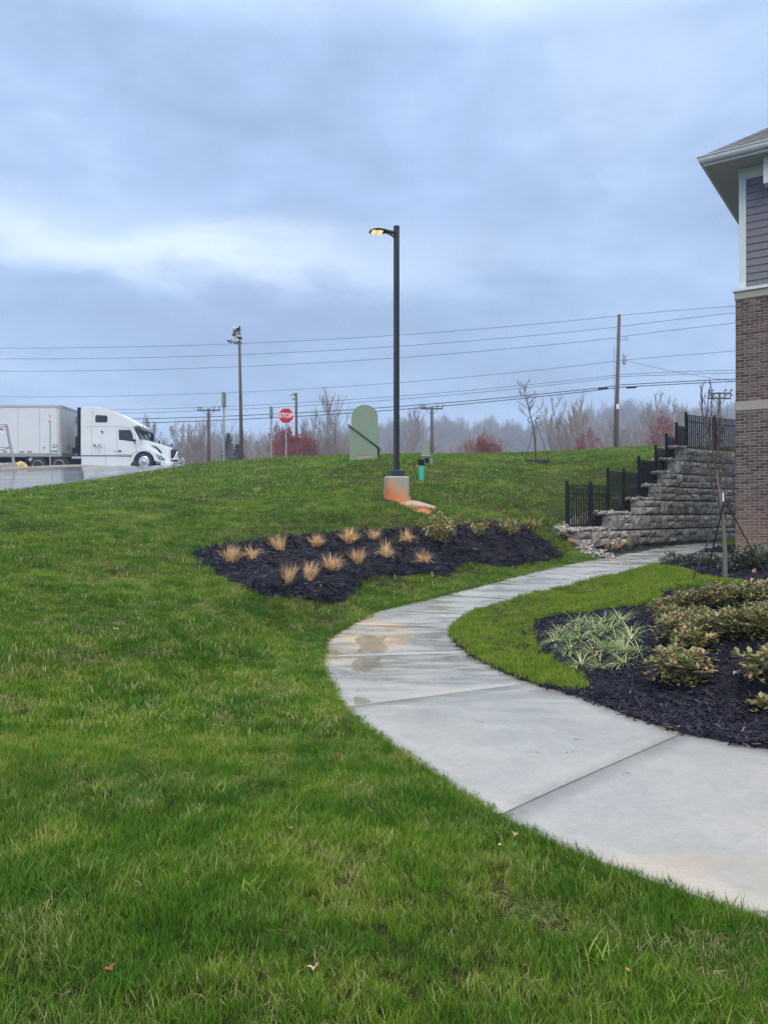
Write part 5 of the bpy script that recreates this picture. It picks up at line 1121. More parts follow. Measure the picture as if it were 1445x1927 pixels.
wood_src = [merged('oval'), merged('wide'), merged('fan')]
n_ = 1700; wx_ = rng.uniform(-240, 380, n_); wy_ = rng.uniform(325, 440, n_)
from mathutils.bvhtree import BVHTree
hv = BVHTree.FromPolygons([Vector(v) for v in V_[:0]] or [Vector(v.co) for v in bpy.data.objects['hill'].data.vertices], [tuple(p.vertices) for p in bpy.data.objects['hill'].data.polygons])
pp = []
for x, y in zip(wx_, wy_):
    q = hv.ray_cast(Vector((x, y, 500)), Vector((0,0,-1)))[0]
    if q: pp.append((x, y, q.z-.5))
n_ = len(pp); sc_ = rng.uniform(.9, 1.6, n_); scatter('wood', pp, np.c_[np.zeros(n_), np.zeros(n_), rng.uniform(0,6.28,n_)], np.c_[sc_*1.15, sc_*1.15, sc_], rng.integers(0,3,n_), wood_src, label='bare grey wood covering the far ridge')
# ================================================================ grass
def blade_tuft(seed, n, rad, hh, ww, mat, lean=.5, segs=3):
    rq = random.Random(seed); V_ = []; F_ = []
    for i in range(n):
        a = rq.uniform(0,6.283); r_ = rad*math.sqrt(rq.random()); x, y = math.cos(a)*r_, math.sin(a)*r_; h_ = hh*rq.uniform(.5,1.15); w_ = ww*rq.uniform(.7,1.2); b = rq.uniform(0,6.283); ln_ = h_*rq.uniform(.1,1)*lean
        dx, dy = math.cos(b), math.sin(b); sx_, sy_ = -dy*w_/2, dx*w_/2; base = len(V_)
        for k in range(segs):
            f = k/segs; cx, cy, cz = x+dx*ln_*f*f, y+dy*ln_*f*f, h_*f*(1-.25*f*lean)-.005; t = 1-.45*f
            V_ += [(cx-sx_*t, cy-sy_*t, cz), (cx+sx_*t, cy+sy_*t, cz)]
        V_.append((x+dx*ln_, y+dy*ln_, h_*(1-.25*lean)))
        for k in range(segs-1): q = base+2*k; F_.append((q, q+1, q+3, q+2))
        q = base+2*(segs-1); F_.append((q, q+1, q+2))
    return mesh_of('tuft', V_, F_, mat)
near_t = [blade_tuft(i, 36, .058, .066, .0036, M['grass'], .9) for i in range(5)]+[blade_tuft(20, 26, .08, .035, .0035, M['thatch'], 2.2)]
mid_t = [blade_tuft(30+i, 30, .10, .070, .0070, M['grass'], .9) for i in range(4)]+[blade_tuft(38, 26, .12, .040, .0065, M['thatch'], 2.0)]
far_t = [blade_tuft(40+i, 26, .20, .075, .017, M['grass'], .9, 2) for i in range(3)]
def dist_poly(x, y, poly):
    P_ = np.array(poly); dm = np.full(x.shape, 1e9)
    for i in range(len(P_)):
        a, b = P_[i-1], P_[i]; d = b-a; L2 = d@d+1e-12; tt = np.clip(((x-a[0])*d[0]+(y-a[1])*d[1])/L2, 0, 1); dm = np.minimum(dm, np.hypot(x-a[0]-tt*d[0], y-a[1]-tt*d[1]))
    return dm
wall_zone = [tuple(p) for p in wsm]+[(24,27.5),(24,20),(12,10),(30,0),(9,-6),(5.6,.3)]+[]
right_side = [(5.6,.3)]+[tuple(p) for s_ in SL for p in s_]+[(30,30),(30,-6)]
stone_zone = hits([(1046,996),(1070,990),(1145,985),(1145,1012),(1105,1030),(1135,1051),(1118,1049),(1085,1030),(1060,1016),(1043,1002)])
bldg = [(Cn.x, Cn.y), tuple((Vector((Cn.x,Cn.y,0))-U*9).to_2d()), tuple((Vector((Cn.x,Cn.y,0))-U*9+Rr*9).to_2d()), tuple((Vector((Cn.x,Cn.y,0))+Rr*9).to_2d())]
wall_strip = [tuple(p) for p in wsm]+[tuple((wpt(s, .75)[0]).to_2d()) for s in np.linspace(wcum[-1], 0, 40)]
def lawn_mask(x, y):
    m = ~inpoly(x, y, right_side)
    m &= ~inpoly(x, y, BED1) & ~inpoly(x, y, ROAD) & ~inpoly(x, y, stone_zone) & ~inpoly(x, y, wall_strip)
    behind = (wall_w(x, y) > .9) & inpoly(x, y, right_side); m |= behind & ~inpoly(x, y, wall_strip)
    m &= ~((np.abs(x-bx) < .3) & (np.abs(y-by) < .3))
    return m & ~inpoly(x, y, BED3)
def in_view(x, y, mar=1.06): return (np.abs(x) < y*.5*mar+1.2)
clay_c = np.array(hit(755,940)); 
def pick(x, y, protos, n):
    k = len(protos)
    if not any(p.materials[0] == M['thatch'] for p in protos): return rng.integers(0, k, n)
    g_ = np.sin(x*2.3+1.7*np.sin(y*1.9+.5))*np.sin(y*2.7+1.3*np.sin(x*1.4))+.6*np.sin(x*6.1+y*3.7)*np.sin(y*5.3-x*2.2)
    pr_ = np.where(g_ > .75, .55, np.where(g_ > .3, .14, .03)); return np.where(rng.random(n) < pr_, k-1, rng.integers(0, k-1, n))
def make_grass(name, y0, y1, dens, protos, sc, mask, hgt_f=None, extra=0):
    A = (y1-y0)*(y1*1.06+2.4); n = int(A*dens); x = rng.uniform(-(y1*.53+1.2), y1*.53+1.2, n); y = rng.uniform(y0, y1, n); m = in_view(x, y); x, y = x[m], y[m]; m = mask(x, y); x, y = x[m], y[m]
    # thinner, worn places
    th = .5+.5*np.sin(x*1.7+2*np.sin(y*.9))*np.sin(y*1.3+x*.4+1); keep = rng.random(len(x)) < .72+.28*th; keep &= ~((np.hypot(x-clay_c[0], (y-clay_c[1])*1.0) < .8) & (rng.random(len(x)) < .8)); x, y = x[keep], y[keep]; th = th[keep]
    z = H(x, y)+extra; n = len(x); s = sc*rng.uniform(.6,1.25,n)*(.72+.42*th); hs = s*rng.uniform(.8,1.2,n)
    if hgt_f is not None: hs = hs*hgt_f(x, y)
    return np.c_[x, y, z], np.c_[rng.normal(0,.14,n), rng.normal(0,.14,n), rng.uniform(0,6.28,n)], np.c_[s, s, hs], pick(x, y, protos, n)
parts_ = []
g1 = make_grass('grass', 1.3, 5.2, 1150, near_t, .95, lawn_mask); g2 = make_grass('grass', 5.2, 11, 420, mid_t, 1.0, lawn_mask); g3 = make_grass('grass', 11, 20, 170, mid_t, 1.2, lawn_mask); g4 = make_grass('grass', 20, 46, 45, far_t, 1.15, lawn_mask)
M['young'] = leafmat('fresh_weed_blade', [(0,(.13,.26,.02)),(.6,(.26,.40,.03)),(1,(.40,.46,.10))], .35, .6, True)
allp = near_t+mid_t+far_t+[blade_tuft(90, 22, .05, .10, .006, M['young'], 1.3), blade_tuft(91, 30, .10, .06, .004, M['thatch'], 2.0)]; offs = [0, 6, 6, 11]
cat_ = [np.concatenate([g[k] for g in (g1,g2,g3,g4)]) for k in range(3)]; idx_ = np.concatenate([g[3]+o_ for g, o_ in zip((g1,g2,g3,g4), offs)])
# taller fringe where the lawn meets the path
fx = []; 
for s_, tg in ((SL, 1),):
    for k, sg in enumerate(s_):
        for a, b in zip(sg[:-1], sg[1:]):
            d = b-a; L_ = np.hypot(*d); nn = int(L_*(90 if k < 6 else 45)); nrm = np.array([-d[1], d[0]])/max(L_,1e-6)
            for q in range(nn):
                t_ = rng.random(); o_ = rng.uniform(-.0,.07); p = a+d*t_; sgn = 1.0
                fx.append((p[0]+nrm[0]*o_, p[1]+nrm[1]*o_))
fx = np.array(fx); c0 = np.array([p for s_ in SR for p in s_])
# keep the points on the lawn side
ok = ~inpoly(fx[:,0], fx[:,1], path_poly); fx = fx[ok]; zf = H(fx[:,0], fx[:,1]); nf = len(fx); sf = rng.uniform(.7,1.15,nf)
cat_[0] = np.concatenate([cat_[0], np.c_[fx, zf]]); cat_[1] = np.concatenate([cat_[1], np.c_[rng.normal(0,.2,nf), rng.normal(0,.2,nf), rng.uniform(0,6.28,nf)]]); cat_[2] = np.concatenate([cat_[2], np.c_[sf*.8, sf*.8, sf*1.0]]); idx_ = np.concatenate([idx_, np.where(fx[:,1] < 9, rng.integers(0,5,nf), rng.integers(6,10,nf))])
nb2 = 260; bx2 = rng.uniform(-5,4,nb2); by2 = rng.uniform(1.8,10,nb2); mk = lawn_mask(bx2, by2) & in_view(bx2, by2); bx2, by2 = bx2[mk], by2[mk]; nb2 = len(bx2); cls = np.sin(bx2*1.9+by2)*np.sin(by2*2.3) > .1; bx2, by2 = bx2[cls], by2[cls]; nb2 = len(bx2)
cat_[0] = np.concatenate([cat_[0], np.c_[bx2, by2, H(bx2, by2)]]); cat_[1] = np.concatenate([cat_[1], np.c_[np.zeros(nb2), np.zeros(nb2), rng.uniform(0,6.28,nb2)]]); sb = rng.uniform(.6,1.1,nb2); cat_[2] = np.concatenate([cat_[2], np.c_[sb,sb,sb]]); idx_ = np.concatenate([idx_, np.full(nb2, len(allp)-2)])
scatter('grass', cat_[0], cat_[1], cat_[2], idx_, allp, label='green lawn grass over the slope left of the path')
print('grass tufts', len(idx_))
mid2 = [blade_tuft(60+i, 30, .09, .07, .007, M['grass2'], .7) for i in range(4)]
g5 = make_grass('grass', 5.5, 18, 400, mid2, 1.0, lambda x, y: inpoly(x, y, ISLAND), extra=.05)
scatter('grass', *g5, mid2, label='bright green grass of the small lawn inside the path bend')
far2 = [blade_tuft(70, 30, .14, .08, .01, M['grass2'], .6)]
g6p = hits([(1350,1024),(1384,1019.5),(1400,1020),(1400,1030),(1372,1030)]); g6 = make_grass('grass', 15, 30, 130, far2, 1.0, lambda x, y: inpoly(x, y, g6p), extra=.03)
scatter('grass', *g6, far2, label='small wedge of grass behind the mulch at the building corner')
# ---------------------------------------------------------------- mulch chips
def chip_mesh(seed, n, rad, sz, name='chip_cluster'):
    rq = random.Random(seed); m = MB()
    for i in range(n):
        a = rq.uniform(0,6.283); r_ = rad*math.sqrt(rq.random()); L_ = sz*rq.uniform(.5,1.6); w_ = sz*rq.uniform(.10,.24); th = .004
        mt = Matrix.Translation((math.cos(a)*r_, math.sin(a)*r_, rq.uniform(-.005,.02))) @ Matrix.Rotation(rq.uniform(0,6.28), 4, 'Z') @ Matrix.Rotation(rq.gauss(0,.35), 4, 'Y') @ Matrix.Rotation(rq.gauss(0,.5), 4, 'X'); m.box((-L_/2,-w_/2,-th/2),(L_/2,w_/2,th/2), mt)
    return mesh_of(name, m.V, m.F, M['chip'])
ch_n = [chip_mesh(i, 14, .07, .045) for i in range(4)]; ch_f = [chip_mesh(10+i, 16, .13, .075) for i in range(3)]
def make_chips(poly, dens, protos, off, sc=1.0):
    xs = [p[0] for p in poly]; ys = [p[1] for p in poly]; x0, x1 = max(min(xs), -9), min(max(xs), 10); y0, y1 = max(min(ys), 1), min(max(ys), 30); n = int((x1-x0)*(y1-y0)*dens); x = rng.uniform(x0, x1, n); y = rng.uniform(y0, y1, n); m = inpoly(x, y, poly) & in_view(x, y, 1.1) & ~inpoly(x, y, bldg); x, y = x[m], y[m]
    n = len(x); s = rng.uniform(.7,1.3,n)*sc; return np.c_[x, y, H(x, y)+off], np.c_[rng.normal(0,.2,n), rng.normal(0,.2,n), rng.uniform(0,6.28,n)], np.c_[s,s,s], rng.integers(0, len(protos), n)
def chips(poly, dens, protos, off, label, sc=1.0): scatter('wood_chips', *make_chips(poly, dens, protos, off, sc), protos, label=label)
chips(BED1, 95, ch_f, .05, 'black shredded bark mulch of the bed on the slope')
BED2a = BED2
chips(BED2a, 260, ch_n, .026, 'black shredded bark mulch of the bed right of the path', 1.0)
chips(BED3, 80, ch_f, .03, 'black shredded bark mulch along the foot of the stone wall'); chips(BED4, 80, ch_f, .015, 'black mulch wedge at the building corner')
t = MT('litter'); t.set('Base Color', t.ramp(t.n('ShaderNodeNewGeometry').outputs['Random Per Island'], [(0,(.05,.035,.02)),(.5,(.14,.09,.05)),(.85,(.30,.22,.12)),(1,(.12,.16,.05))])); t.set('Roughness', .9); M['litter'] = t.m
lit = [chip_mesh(80+i, 5, .035, .014) for i in range(3)]
for q in lit: q.materials[0] = M['litter']
lp_ = []
for segs_, sg_ in ((SL[2:10], 1), (SR[3:10], -1)):
    for sg in segs_:
        for a, b in zip(sg[:-1], sg[1:]):
            L_ = float(np.hypot(*(b-a))); nrm = np.array([-(b-a)[1], (b-a)[0]])/max(L_,1e-6)
            for q in range(int(L_*16)):
                p = a+(b-a)*rng.random()-nrm*sg_*abs(rng.normal(0,.022)); lp_.append((p[0], p[1], float(path_z(p[0], p[1]))+.002))
for _ in range(70):
    k_ = rng.integers(2,8); i_ = rng.integers(0,14); f_ = rng.random(); p = SL[k_][i_]*(1-f_)+SR[k_][i_]*f_; lp_.append((p[0], p[1], float(path_z(p[0], p[1]))+.002))
nl = len(lp_); sl_ = rng.uniform(.4,1.1,nl); scatter('leaf_litter', lp_, np.c_[np.zeros(nl), np.zeros(nl), rng.uniform(0,6.28,nl)], np.c_[sl_,sl_,sl_*.5], rng.integers(0,3,nl), lit, label='brown crumbs of litter along the edges of the concrete path')
# ---------------------------------------------------------------- river stones at the wall end and on the ledges
def pebble_mesh(seed, n, rad, sz):
    rq = random.Random(seed); m = MB()
    for i in range(n):
        a = rq.uniform(0,6.283); r_ = rad*math.sqrt(rq.random()); c = Vector((math.cos(a)*r_, math.sin(a)*r_, rq.uniform(0,.05))); s_ = sz*rq.uniform(.6,1.4); q = Matrix.Rotation(rq.uniform(0,6.28), 3, 'Z') @ Matrix.Rotation(rq.gauss(0,.4), 3, 'X')
        V_ = [c+q @ Vector((s_*x*rq.uniform(.8,1.2), s_*.75*y*rq.uniform(.8,1.2), s_*.7*z)) for x, y, z in ((1,0,0),(0,1,0),(-1,0,0),(0,-1,0),(.6,.6,.6),(-.6,.6,.6),(-.6,-.6,.6),(.6,-.6,.6),(0,0,1),(0,0,-1))]
        m.add(V_, [(0,1,4),(1,2,5),(2,3,6),(3,0,7),(0,4,7),(1,5,4),(2,6,5),(3,7,6),(4,5,8),(5,6,8),(6,7,8),(7,4,8),(1,0,9),(2,1,9),(3,2,9),(0,3,9)])
    return mesh_of('stones', m.V, m.F, M['pebble'])
pb = [pebble_mesh(i, 18, .17, .042) for i in range(3)]
pts_ = []; 
def fill_poly(poly, dens, zf):
    xs = [p[0] for p in poly]; ys = [p[1] for p in poly]; n = int((max(xs)-min(xs))*(max(ys)-min(ys))*dens); x = rng.uniform(min(xs), max(xs), n); y = rng.uniform(min(ys), max(ys), n); m = inpoly(x, y, poly)
    for a, b in zip(x[m], y[m]): pts_.append((a, b, zf(a, b)))
fill_poly(stone_zone, 40, lambda a, b: h1(a, b)+.02)
for k in range(7):     # ledges behind the first stretch of each course
    s0 = starts[k]; s1 = starts[k+1]+.3 if k < 6 else starts[k]+.4
    for q in np.arange(s0-.1, s1, .05):
        for _ in range(2): p, d = wpt(max(q,0), rng.uniform(.32,.8)+back_of(k)); pts_.append((p.x+rng.uniform(-.04,.04), p.y, Z1+CH*k-.012))
    for q in np.arange(s0-.1, s1, .07):
        for _ in range(3): bk = rng.uniform(.7,1.3); p, d = wpt(max(q,0), bk); (pts_.append((p.x, p.y, h1(p.x, p.y)+.02)) if h1(p.x, p.y) > Z1+CH*k-.15 and CX+p.x/p.y*FPX > 1052 else None)
for px, py in ((1096,1036),(1106,1041),(1118,1047),(1128,1051),(1134,1049),(1126,1044),(1140,1052),(1137,1046)): a = hit(px, py); pts_.append((a[0], a[1], h1(*a)+.02))
pts_ = [q for q in pts_ if CX+q[0]/q[1]*FPX > 1040]; n_ = len(pts_); sc_ = rng.uniform(.7,1.3,n_); scatter('river_stones', pts_, np.c_[rng.normal(0,.1,n_), rng.normal(0,.1,n_), rng.uniform(0,6.28,n_)], np.c_[sc_,sc_,sc_], rng.integers(0,3,n_), pb, label='loose river stones around the wall end and on its ledges')
for i, (px, py, s_, lb) in enumerate(((1083,1012,.24,'red brown boulder at the left end of the stone wall'),(1070,1008,.17,'small red rock left of the wall end boulder'),(1078,1026,.20,'lower red rock under the wall end boulder'),(1062,1001,.13,'grey brown rock at the foot of the first fence post'))):
    a = hit(px, py); boulder('boulder', (a[0], a[1]+.15, h1(*a)+s_*.35), (s_*1.25,s_,s_*.8), M['red_rock'], lb, 'rock', i+10, group='red rocks at the wall end')
# ================================================================ plants
def strap_plant(seed, n, L_, w_, droop, mat, rad=.03, segs=5, name='foliage', updn=(.2,1.1)):
    rq = random.Random(seed); V_ = []; F_ = []
    for i in range(n):
        az = rq.uniform(0,6.283); tilt = rq.uniform(*updn); l_ = L_*rq.uniform(.35,1.2); p = Vector((math.cos(az)*rad*rq.random(), math.sin(az)*rad*rq.random(), -.01)); base = len(V_)
        hd_ = Vector((math.cos(az), math.sin(az), 0)); sd_ = Vector((-math.sin(az), math.cos(az), 0)); el_ = math.pi/2-tilt*.55
        for k in range(segs+1):
            f = k/segs; t = w_*.5*(1-.9*f**2.2); V_ += [tuple(p-sd_*t), tuple(p+sd_*t)]; p = p+(hd_*math.cos(el_)+Vector((0,0,math.sin(el_))))*l_/segs; el_ -= droop*tilt/segs*2.0
        for k in range(segs): q = base+2*k; F_.append((q, q+1, q+3, q+2))
    return mesh_of(name, V_, F_, mat)
def core_mesh(r_, h_, mat): m = MB(); m.tube([(0,0,-.02),(0,0,h_*.4),(0,0,h_)], [r_, r_*.8, r_*.3], 7); return mesh_of('stem', m.V, m.F, mat)
dryc = simple('dry_crown', (.22,.13,.06), .9)
dry_m = [strap_plant(s, n_, l_, .011, dr_, M['dry'], .11, 5, updn=(.02,up_)) for s, n_, l_, dr_, up_ in ((1,190,.38,.35,1.0),(2,230,.34,.5,1.25),(3,150,.42,.30,.8),(4,170,.36,.7,1.4))]; dry_c = core_mesh(.06, .09, dryc)
TAN = [(436,1065,1.15,'leftmost dry tan ornamental grass clump in the slope bed'),(474,1056,.95,'dry tan grass clump just right of the leftmost one'),(527,1042,1.05,'dry tan grass clump third from the left in the back row'),(593,1034,1.0,'dry tan grass clump fourth from the left in the back row'),
 (655,1027,1.15,'dry tan grass clump at the middle back edge of the slope bed'),(704,1022,.75,'smallest dry grass clump at the back edge of the slope bed'),(767,1026,.95,'dry tan grass clump left of the first leafy shrub'),(541,1106,1.0,'frontmost narrow dry grass clump near the lower bed edge'),
 (581,1097,1.1,'dry grass clump second from the front of the slope bed'),(625,1081,1.3,'largest dry tan grass clump in the middle of the slope bed'),(674,1066,.95,'round dry grass clump right of the largest one'),(726,1054,.95,'upright dry grass clump in the middle row right side'),(795,1063,.9,'rightmost dry grass clump of the front rows')]
for i, (px, py, s_, lb) in enumerate(TAN):
    a = hit(px, py); e_ = empty('ornamental_grass', (a[0], a[1], h1(*a)+.045), random.uniform(0,6)); k = s_*.84*a[1]/13.0*.95; e_.scale = (k, k, k*(1.15 if 'narrow' in lb or 'upright' in lb else .9)); tag(e_, lb, 'grass clump', 'dry ornamental grasses on the slope')
    f = link('foliage', dry_m[(i*3+i//4) % 4], e_); f.rotation_euler = (random.uniform(-.22,.22), random.uniform(-.22,.22), 0); link('crown', dry_c, e_)
# leafy nandina shrubs
def nandina(seed):
    rq = random.Random(seed); S_ = MB(); V_ = []; F_ = []
    for i in range(26):
        az = rq.uniform(0,6.283); t_ = rq.uniform(.05,.75); l_ = rq.uniform(.28,.62); pts = [Vector((0,0,0))]; d = Vector((math.cos(az)*math.sin(t_), math.sin(az)*math.sin(t_), math.cos(t_)))
        for k in range(4): pts.append(pts[-1]+(d+Vector((rq.uniform(-.1,.1),rq.uniform(-.1,.1),-.06*k)))*l_/4)
        S_.tube(pts, [.006,.005,.004,.003,.002], 4)
        for k in range(30):
            f = rq.uniform(.2,1); j = int(min(3, f*4)); p = pts[j].lerp(pts[j+1], f*4-j); dd = Vector((rq.uniform(-1,1), rq.uniform(-1,1), rq.uniform(-.4,.7))).normalized(); ll = rq.uniform(.05,.10); sd_ = dd.cross(Vector((0,0,1))).normalized()*ll*.17; b = len(V_)
            V_ += [tuple(p), tuple(p+dd*ll*.45+sd_), tuple(p+dd*ll-Vector((0,0,.02))), tuple(p+dd*ll*.45-sd_)]; F_.append((b,b+1,b+2,b+3))
    return mesh_of('stem', S_.V, S_.F, M['bark_red']), mesh_of('foliage', V_, F_, M['nandina'])
nd = [nandina(s) for s in (1,2)]
for i, (px, py, s_, lb) in enumerate(((828,1029,1.15,'largest leafy nandina shrub with red tips right of the dry grasses'),(903,1017,.95,'yellow green leafy shrub second from the left at the bed back'),(958,1016,.95,'sparse leafy shrub third along the back of the slope bed'),(1000,1007,.9,'upright leafy shrub at the right end of the slope bed'))):
    a = hit(px, py); e_ = empty('leafy_shrub', (a[0], a[1], h1(*a)+.04), i*1.7); k = s_*1.0; k *= 1.2 if i == 0 else .92; e_.scale = (k*1.05,k*1.05,k); tag(e_, lb, 'shrub', 'leafy shrubs in the slope bed'); link('stem', nd[i % 2][0], e_); link('foliage', nd[i % 2][1], e_)
# variegated liriope
lir = [strap_plant(s, 130, .29, .0075, 1.2, M['liriope'], .05, 7, updn=(.35,1.5)) for s in (4,5,6)]
LIR = []
for row_, (y, xs_) in enumerate(((1172,(1082,1112,1142,1172)),(1188,(1052,1084,1116,1150,1182)),(1206,(1050,1086,1120,1156,1192)),(1228,(1078,1112,1146,1180,1208)),(1252,(1100,1134,1168)))):
    for x in xs_: LIR.append((x+random.uniform(-8,8), y+random.uniform(-5,5), row_))
rown = ['back row','second row','middle row','fourth row','front row','back row, rightmost']; ordn = ['first','second','third','fourth','fifth']
cnt = {}
for i, (px, py, row_) in enumerate(LIR):
    a = hit(px, py+8); e_ = empty('striped_grass_plant', (a[0], a[1], h1(*a)+.02), random.uniform(0,6)); k = random.uniform(.85,1.1); e_.scale = (k*1.08,k*1.08,k*.72); c_n = cnt.get(row_, 0); cnt[row_] = c_n+1
    lb = 'cream striped liriope clump, %s from the left in the %s' % (ordn[c_n], rown[row_]) if row_ < 5 else 'cream striped liriope clump nearest the shrubs in the back row'
    tag(e_, lb, 'grass plant', 'striped liriope clumps in the bed right of the path'); link('foliage', lir[i % 3], e_)
    m = core_mesh(.025, .04, dryc); link('crown', m, e_)
# broadleaf shrubs
def leaf_mesh(L_=.06, w_=.026, mat=None, name='leaf'):
    V_ = [(0,0,0),(L_*.25,w_*.8*.5,.004),(L_*.6,w_*.5,.006),(L_,0,-.006),(L_*.6,-w_*.5,.006),(L_*.25,-w_*.8*.5,.004),(L_*.3,0,-.003),(L_*.65,0,-.004)]
    return mesh_of(name, V_, [(0,6,1),(1,6,7,2),(2,7,3),(0,5,6),(5,4,7,6),(4,3,7)], mat, smooth=True)
lf = leaf_mesh(.078, .036, M['leaf_shrub'])
def shrub_layout(seed, n_leaf, rad, hgt, spr=9):
    rq = random.Random(seed); stems = MB(); leaves = []; tips = []
    nb_ = max(6, n_leaf//spr)
    for i in range(nb_):
        az = i*2.399+rq.uniform(-.4,.4); rr_ = math.sqrt((i+.5)/nb_)*rad*rq.uniform(.8,1.08); top = hgt*(1-.45*(rr_/rad)**2)*rq.uniform(.7,1.08); tip = Vector((math.cos(az)*rr_, math.sin(az)*rr_, top)); mid_ = tip*.5+Vector((0,0,.02)); stems.tube([(0,0,0), mid_, tip], [.006,.004,.003], 4); dirt = (tip-mid_).normalized()
        for k in range(spr):
            a = k*2.4+rq.uniform(-.3,.3); el_ = .15+.85*(k/spr)+rq.uniform(-.15,.15); lv = k/spr; pos_ = tip-dirt*(1-lv)*.075
            side = Vector((math.cos(a), math.sin(a), 0)); d = (side*math.cos(el_)+dirt*math.sin(el_)).normalized(); q = d.to_track_quat('X', 'Z'); leaves.append((pos_, q, rq.uniform(.75,1.25)))
    return stems, leaves
def shrub_parts(px, py, rad, hgt, n_leaf, label, seed):
    a = hit(px, py); e_ = empty('broadleaf_shrub', (a[0], a[1], h1(*a)+.02)); tag(e_, label, 'shrub', 'bronze green broadleaf shrubs'); st, lv = shrub_layout(seed, n_leaf, rad, hgt)
    st.build('stem', M['bark_red'], e_)
    for p, q, s_ in lv:
        o = link('leaf', lf, e_, p); o.rotation_mode = 'QUATERNION'; o.rotation_quaternion = q; o.scale = (s_,s_,s_)
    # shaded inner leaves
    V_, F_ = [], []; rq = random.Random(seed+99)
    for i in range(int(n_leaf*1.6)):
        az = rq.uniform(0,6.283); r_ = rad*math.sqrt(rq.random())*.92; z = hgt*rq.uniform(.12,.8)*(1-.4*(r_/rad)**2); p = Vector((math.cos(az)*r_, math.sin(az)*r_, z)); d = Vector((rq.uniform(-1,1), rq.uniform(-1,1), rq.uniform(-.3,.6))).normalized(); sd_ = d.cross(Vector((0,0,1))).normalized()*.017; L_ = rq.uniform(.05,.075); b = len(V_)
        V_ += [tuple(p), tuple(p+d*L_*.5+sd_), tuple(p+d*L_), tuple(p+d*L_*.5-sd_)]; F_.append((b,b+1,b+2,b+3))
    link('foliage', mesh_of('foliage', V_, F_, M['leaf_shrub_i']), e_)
def far_shrub_mesh(seed, rad, hgt, n_leaf, mat, sz=.07, wd_=.5):
    rq = random.Random(seed); st, lv = shrub_layout(seed, n_leaf, rad, hgt); V_ = []; F_ = []
    for p, q, s_ in lv+[(Vector((math.cos(a)*r_, math.sin(a)*r_, rq.uniform(.08,.85)*hgt*(1-.4*(r_/rad)**2))), Vector((rq.uniform(-1,1), rq.uniform(-1,1), rq.uniform(-.2,.7))).to_track_quat('X','Z'), rq.uniform(.6,1)) for a, r_ in [(rq.uniform(0,6.283), rad*math.sqrt(rq.random())) for _ in range(n_leaf)]]:
        L_ = sz*s_; b = len(V_)
        for v in ((0,0,0),(L_*.4,L_*wd_*.5,.004),(L_,0,-.004),(L_*.4,-L_*wd_*.5,.004)): V_.append(tuple(p+q @ Vector(v)))
        F_.append((b,b+1,b+2,b+3))
    return mesh_of('stem', st.V, st.F, M['bark_red']), mesh_of('foliage', V_, F_, mat)
NS = [(1280,1292,.30,.34,230,'nearest bronze green shrub standing alone in front of the mulch'),(1306,1236,.22,.26,130,'small shrub touching the back of the nearest shrub'),
 (1462,1300,.30,.38,150,'shrub cut by the photo edge at the right'),(1440,1345,.10,.10,30,'low leafy shoot at the right edge beside the mulch')]
for i, q in enumerate(NS): shrub_parts(*q, 30+i)
MS = [(1283,1212,.30,.34,'broad shrub left end of the middle shrub row'),(1330,1210,.28,.30,'shrub second from the left in the middle shrub row'),(1375,1206,.32,.32,'shrub third from the left in the middle shrub row'),(1420,1208,.32,.36,'shrub fourth from the left in the middle shrub row'),(1462,1205,.3,.38,'shrub at the right end of the middle row beyond the photo edge'),
 (1246,1160,.20,.24,'small reddish shrub at the far left corner by the bright lawn'),(1262,1180,.22,.24,'low shrub behind the left end of the middle row'),(1296,1156,.30,.30,'reddish shrub second from the left in the back row'),(1345,1150,.34,.34,'dark green shrub in the centre of the back row'),(1396,1150,.36,.40,'big shrub right of centre in the back row'),(1440,1150,.36,.42,'large shrub at the right edge of the back row'),(1440,1180,.28,.28,'yellowish shrub between back and middle row at the right edge'),(1310,1180,.25,.26,'shrub between the back row and the middle row at left')]
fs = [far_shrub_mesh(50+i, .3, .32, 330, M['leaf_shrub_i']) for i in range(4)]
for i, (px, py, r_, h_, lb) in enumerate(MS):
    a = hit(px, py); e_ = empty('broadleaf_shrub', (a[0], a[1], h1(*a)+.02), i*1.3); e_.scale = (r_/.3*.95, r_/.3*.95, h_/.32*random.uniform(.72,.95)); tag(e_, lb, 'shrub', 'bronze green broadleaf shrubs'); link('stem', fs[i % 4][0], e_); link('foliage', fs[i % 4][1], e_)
dk = [far_shrub_mesh(70+i, .36, .42, 260, M['leaf_dark'], .085, .55) for i in range(3)]
for i, (px, py, s_, lb) in enumerate(((1266,1070,.85,'dark evergreen shrub beside the path left of the others'),(1330,1068,.85,'dark evergreen shrub left of the staked tree trunk'),(1392,1078,1.0,'dark evergreen shrub just right of the staked tree trunk'),(1430,1074,1.05,'dark evergreen shrub against the brick corner at the right edge'),(1470,1076,1.05,'dark evergreen shrub along the brickwork beyond the photo edge'))):
    a = hit(px, py); e_ = empty('evergreen_shrub', (a[0], a[1], h1(*a)), i*2.0); e_.scale = (s_,s_,s_*.95); tag(e_, lb, 'shrub', 'dark evergreen shrubs by the building'); link('stem', dk[i % 3][0], e_); link('foliage', dk[i % 3][1], e_)
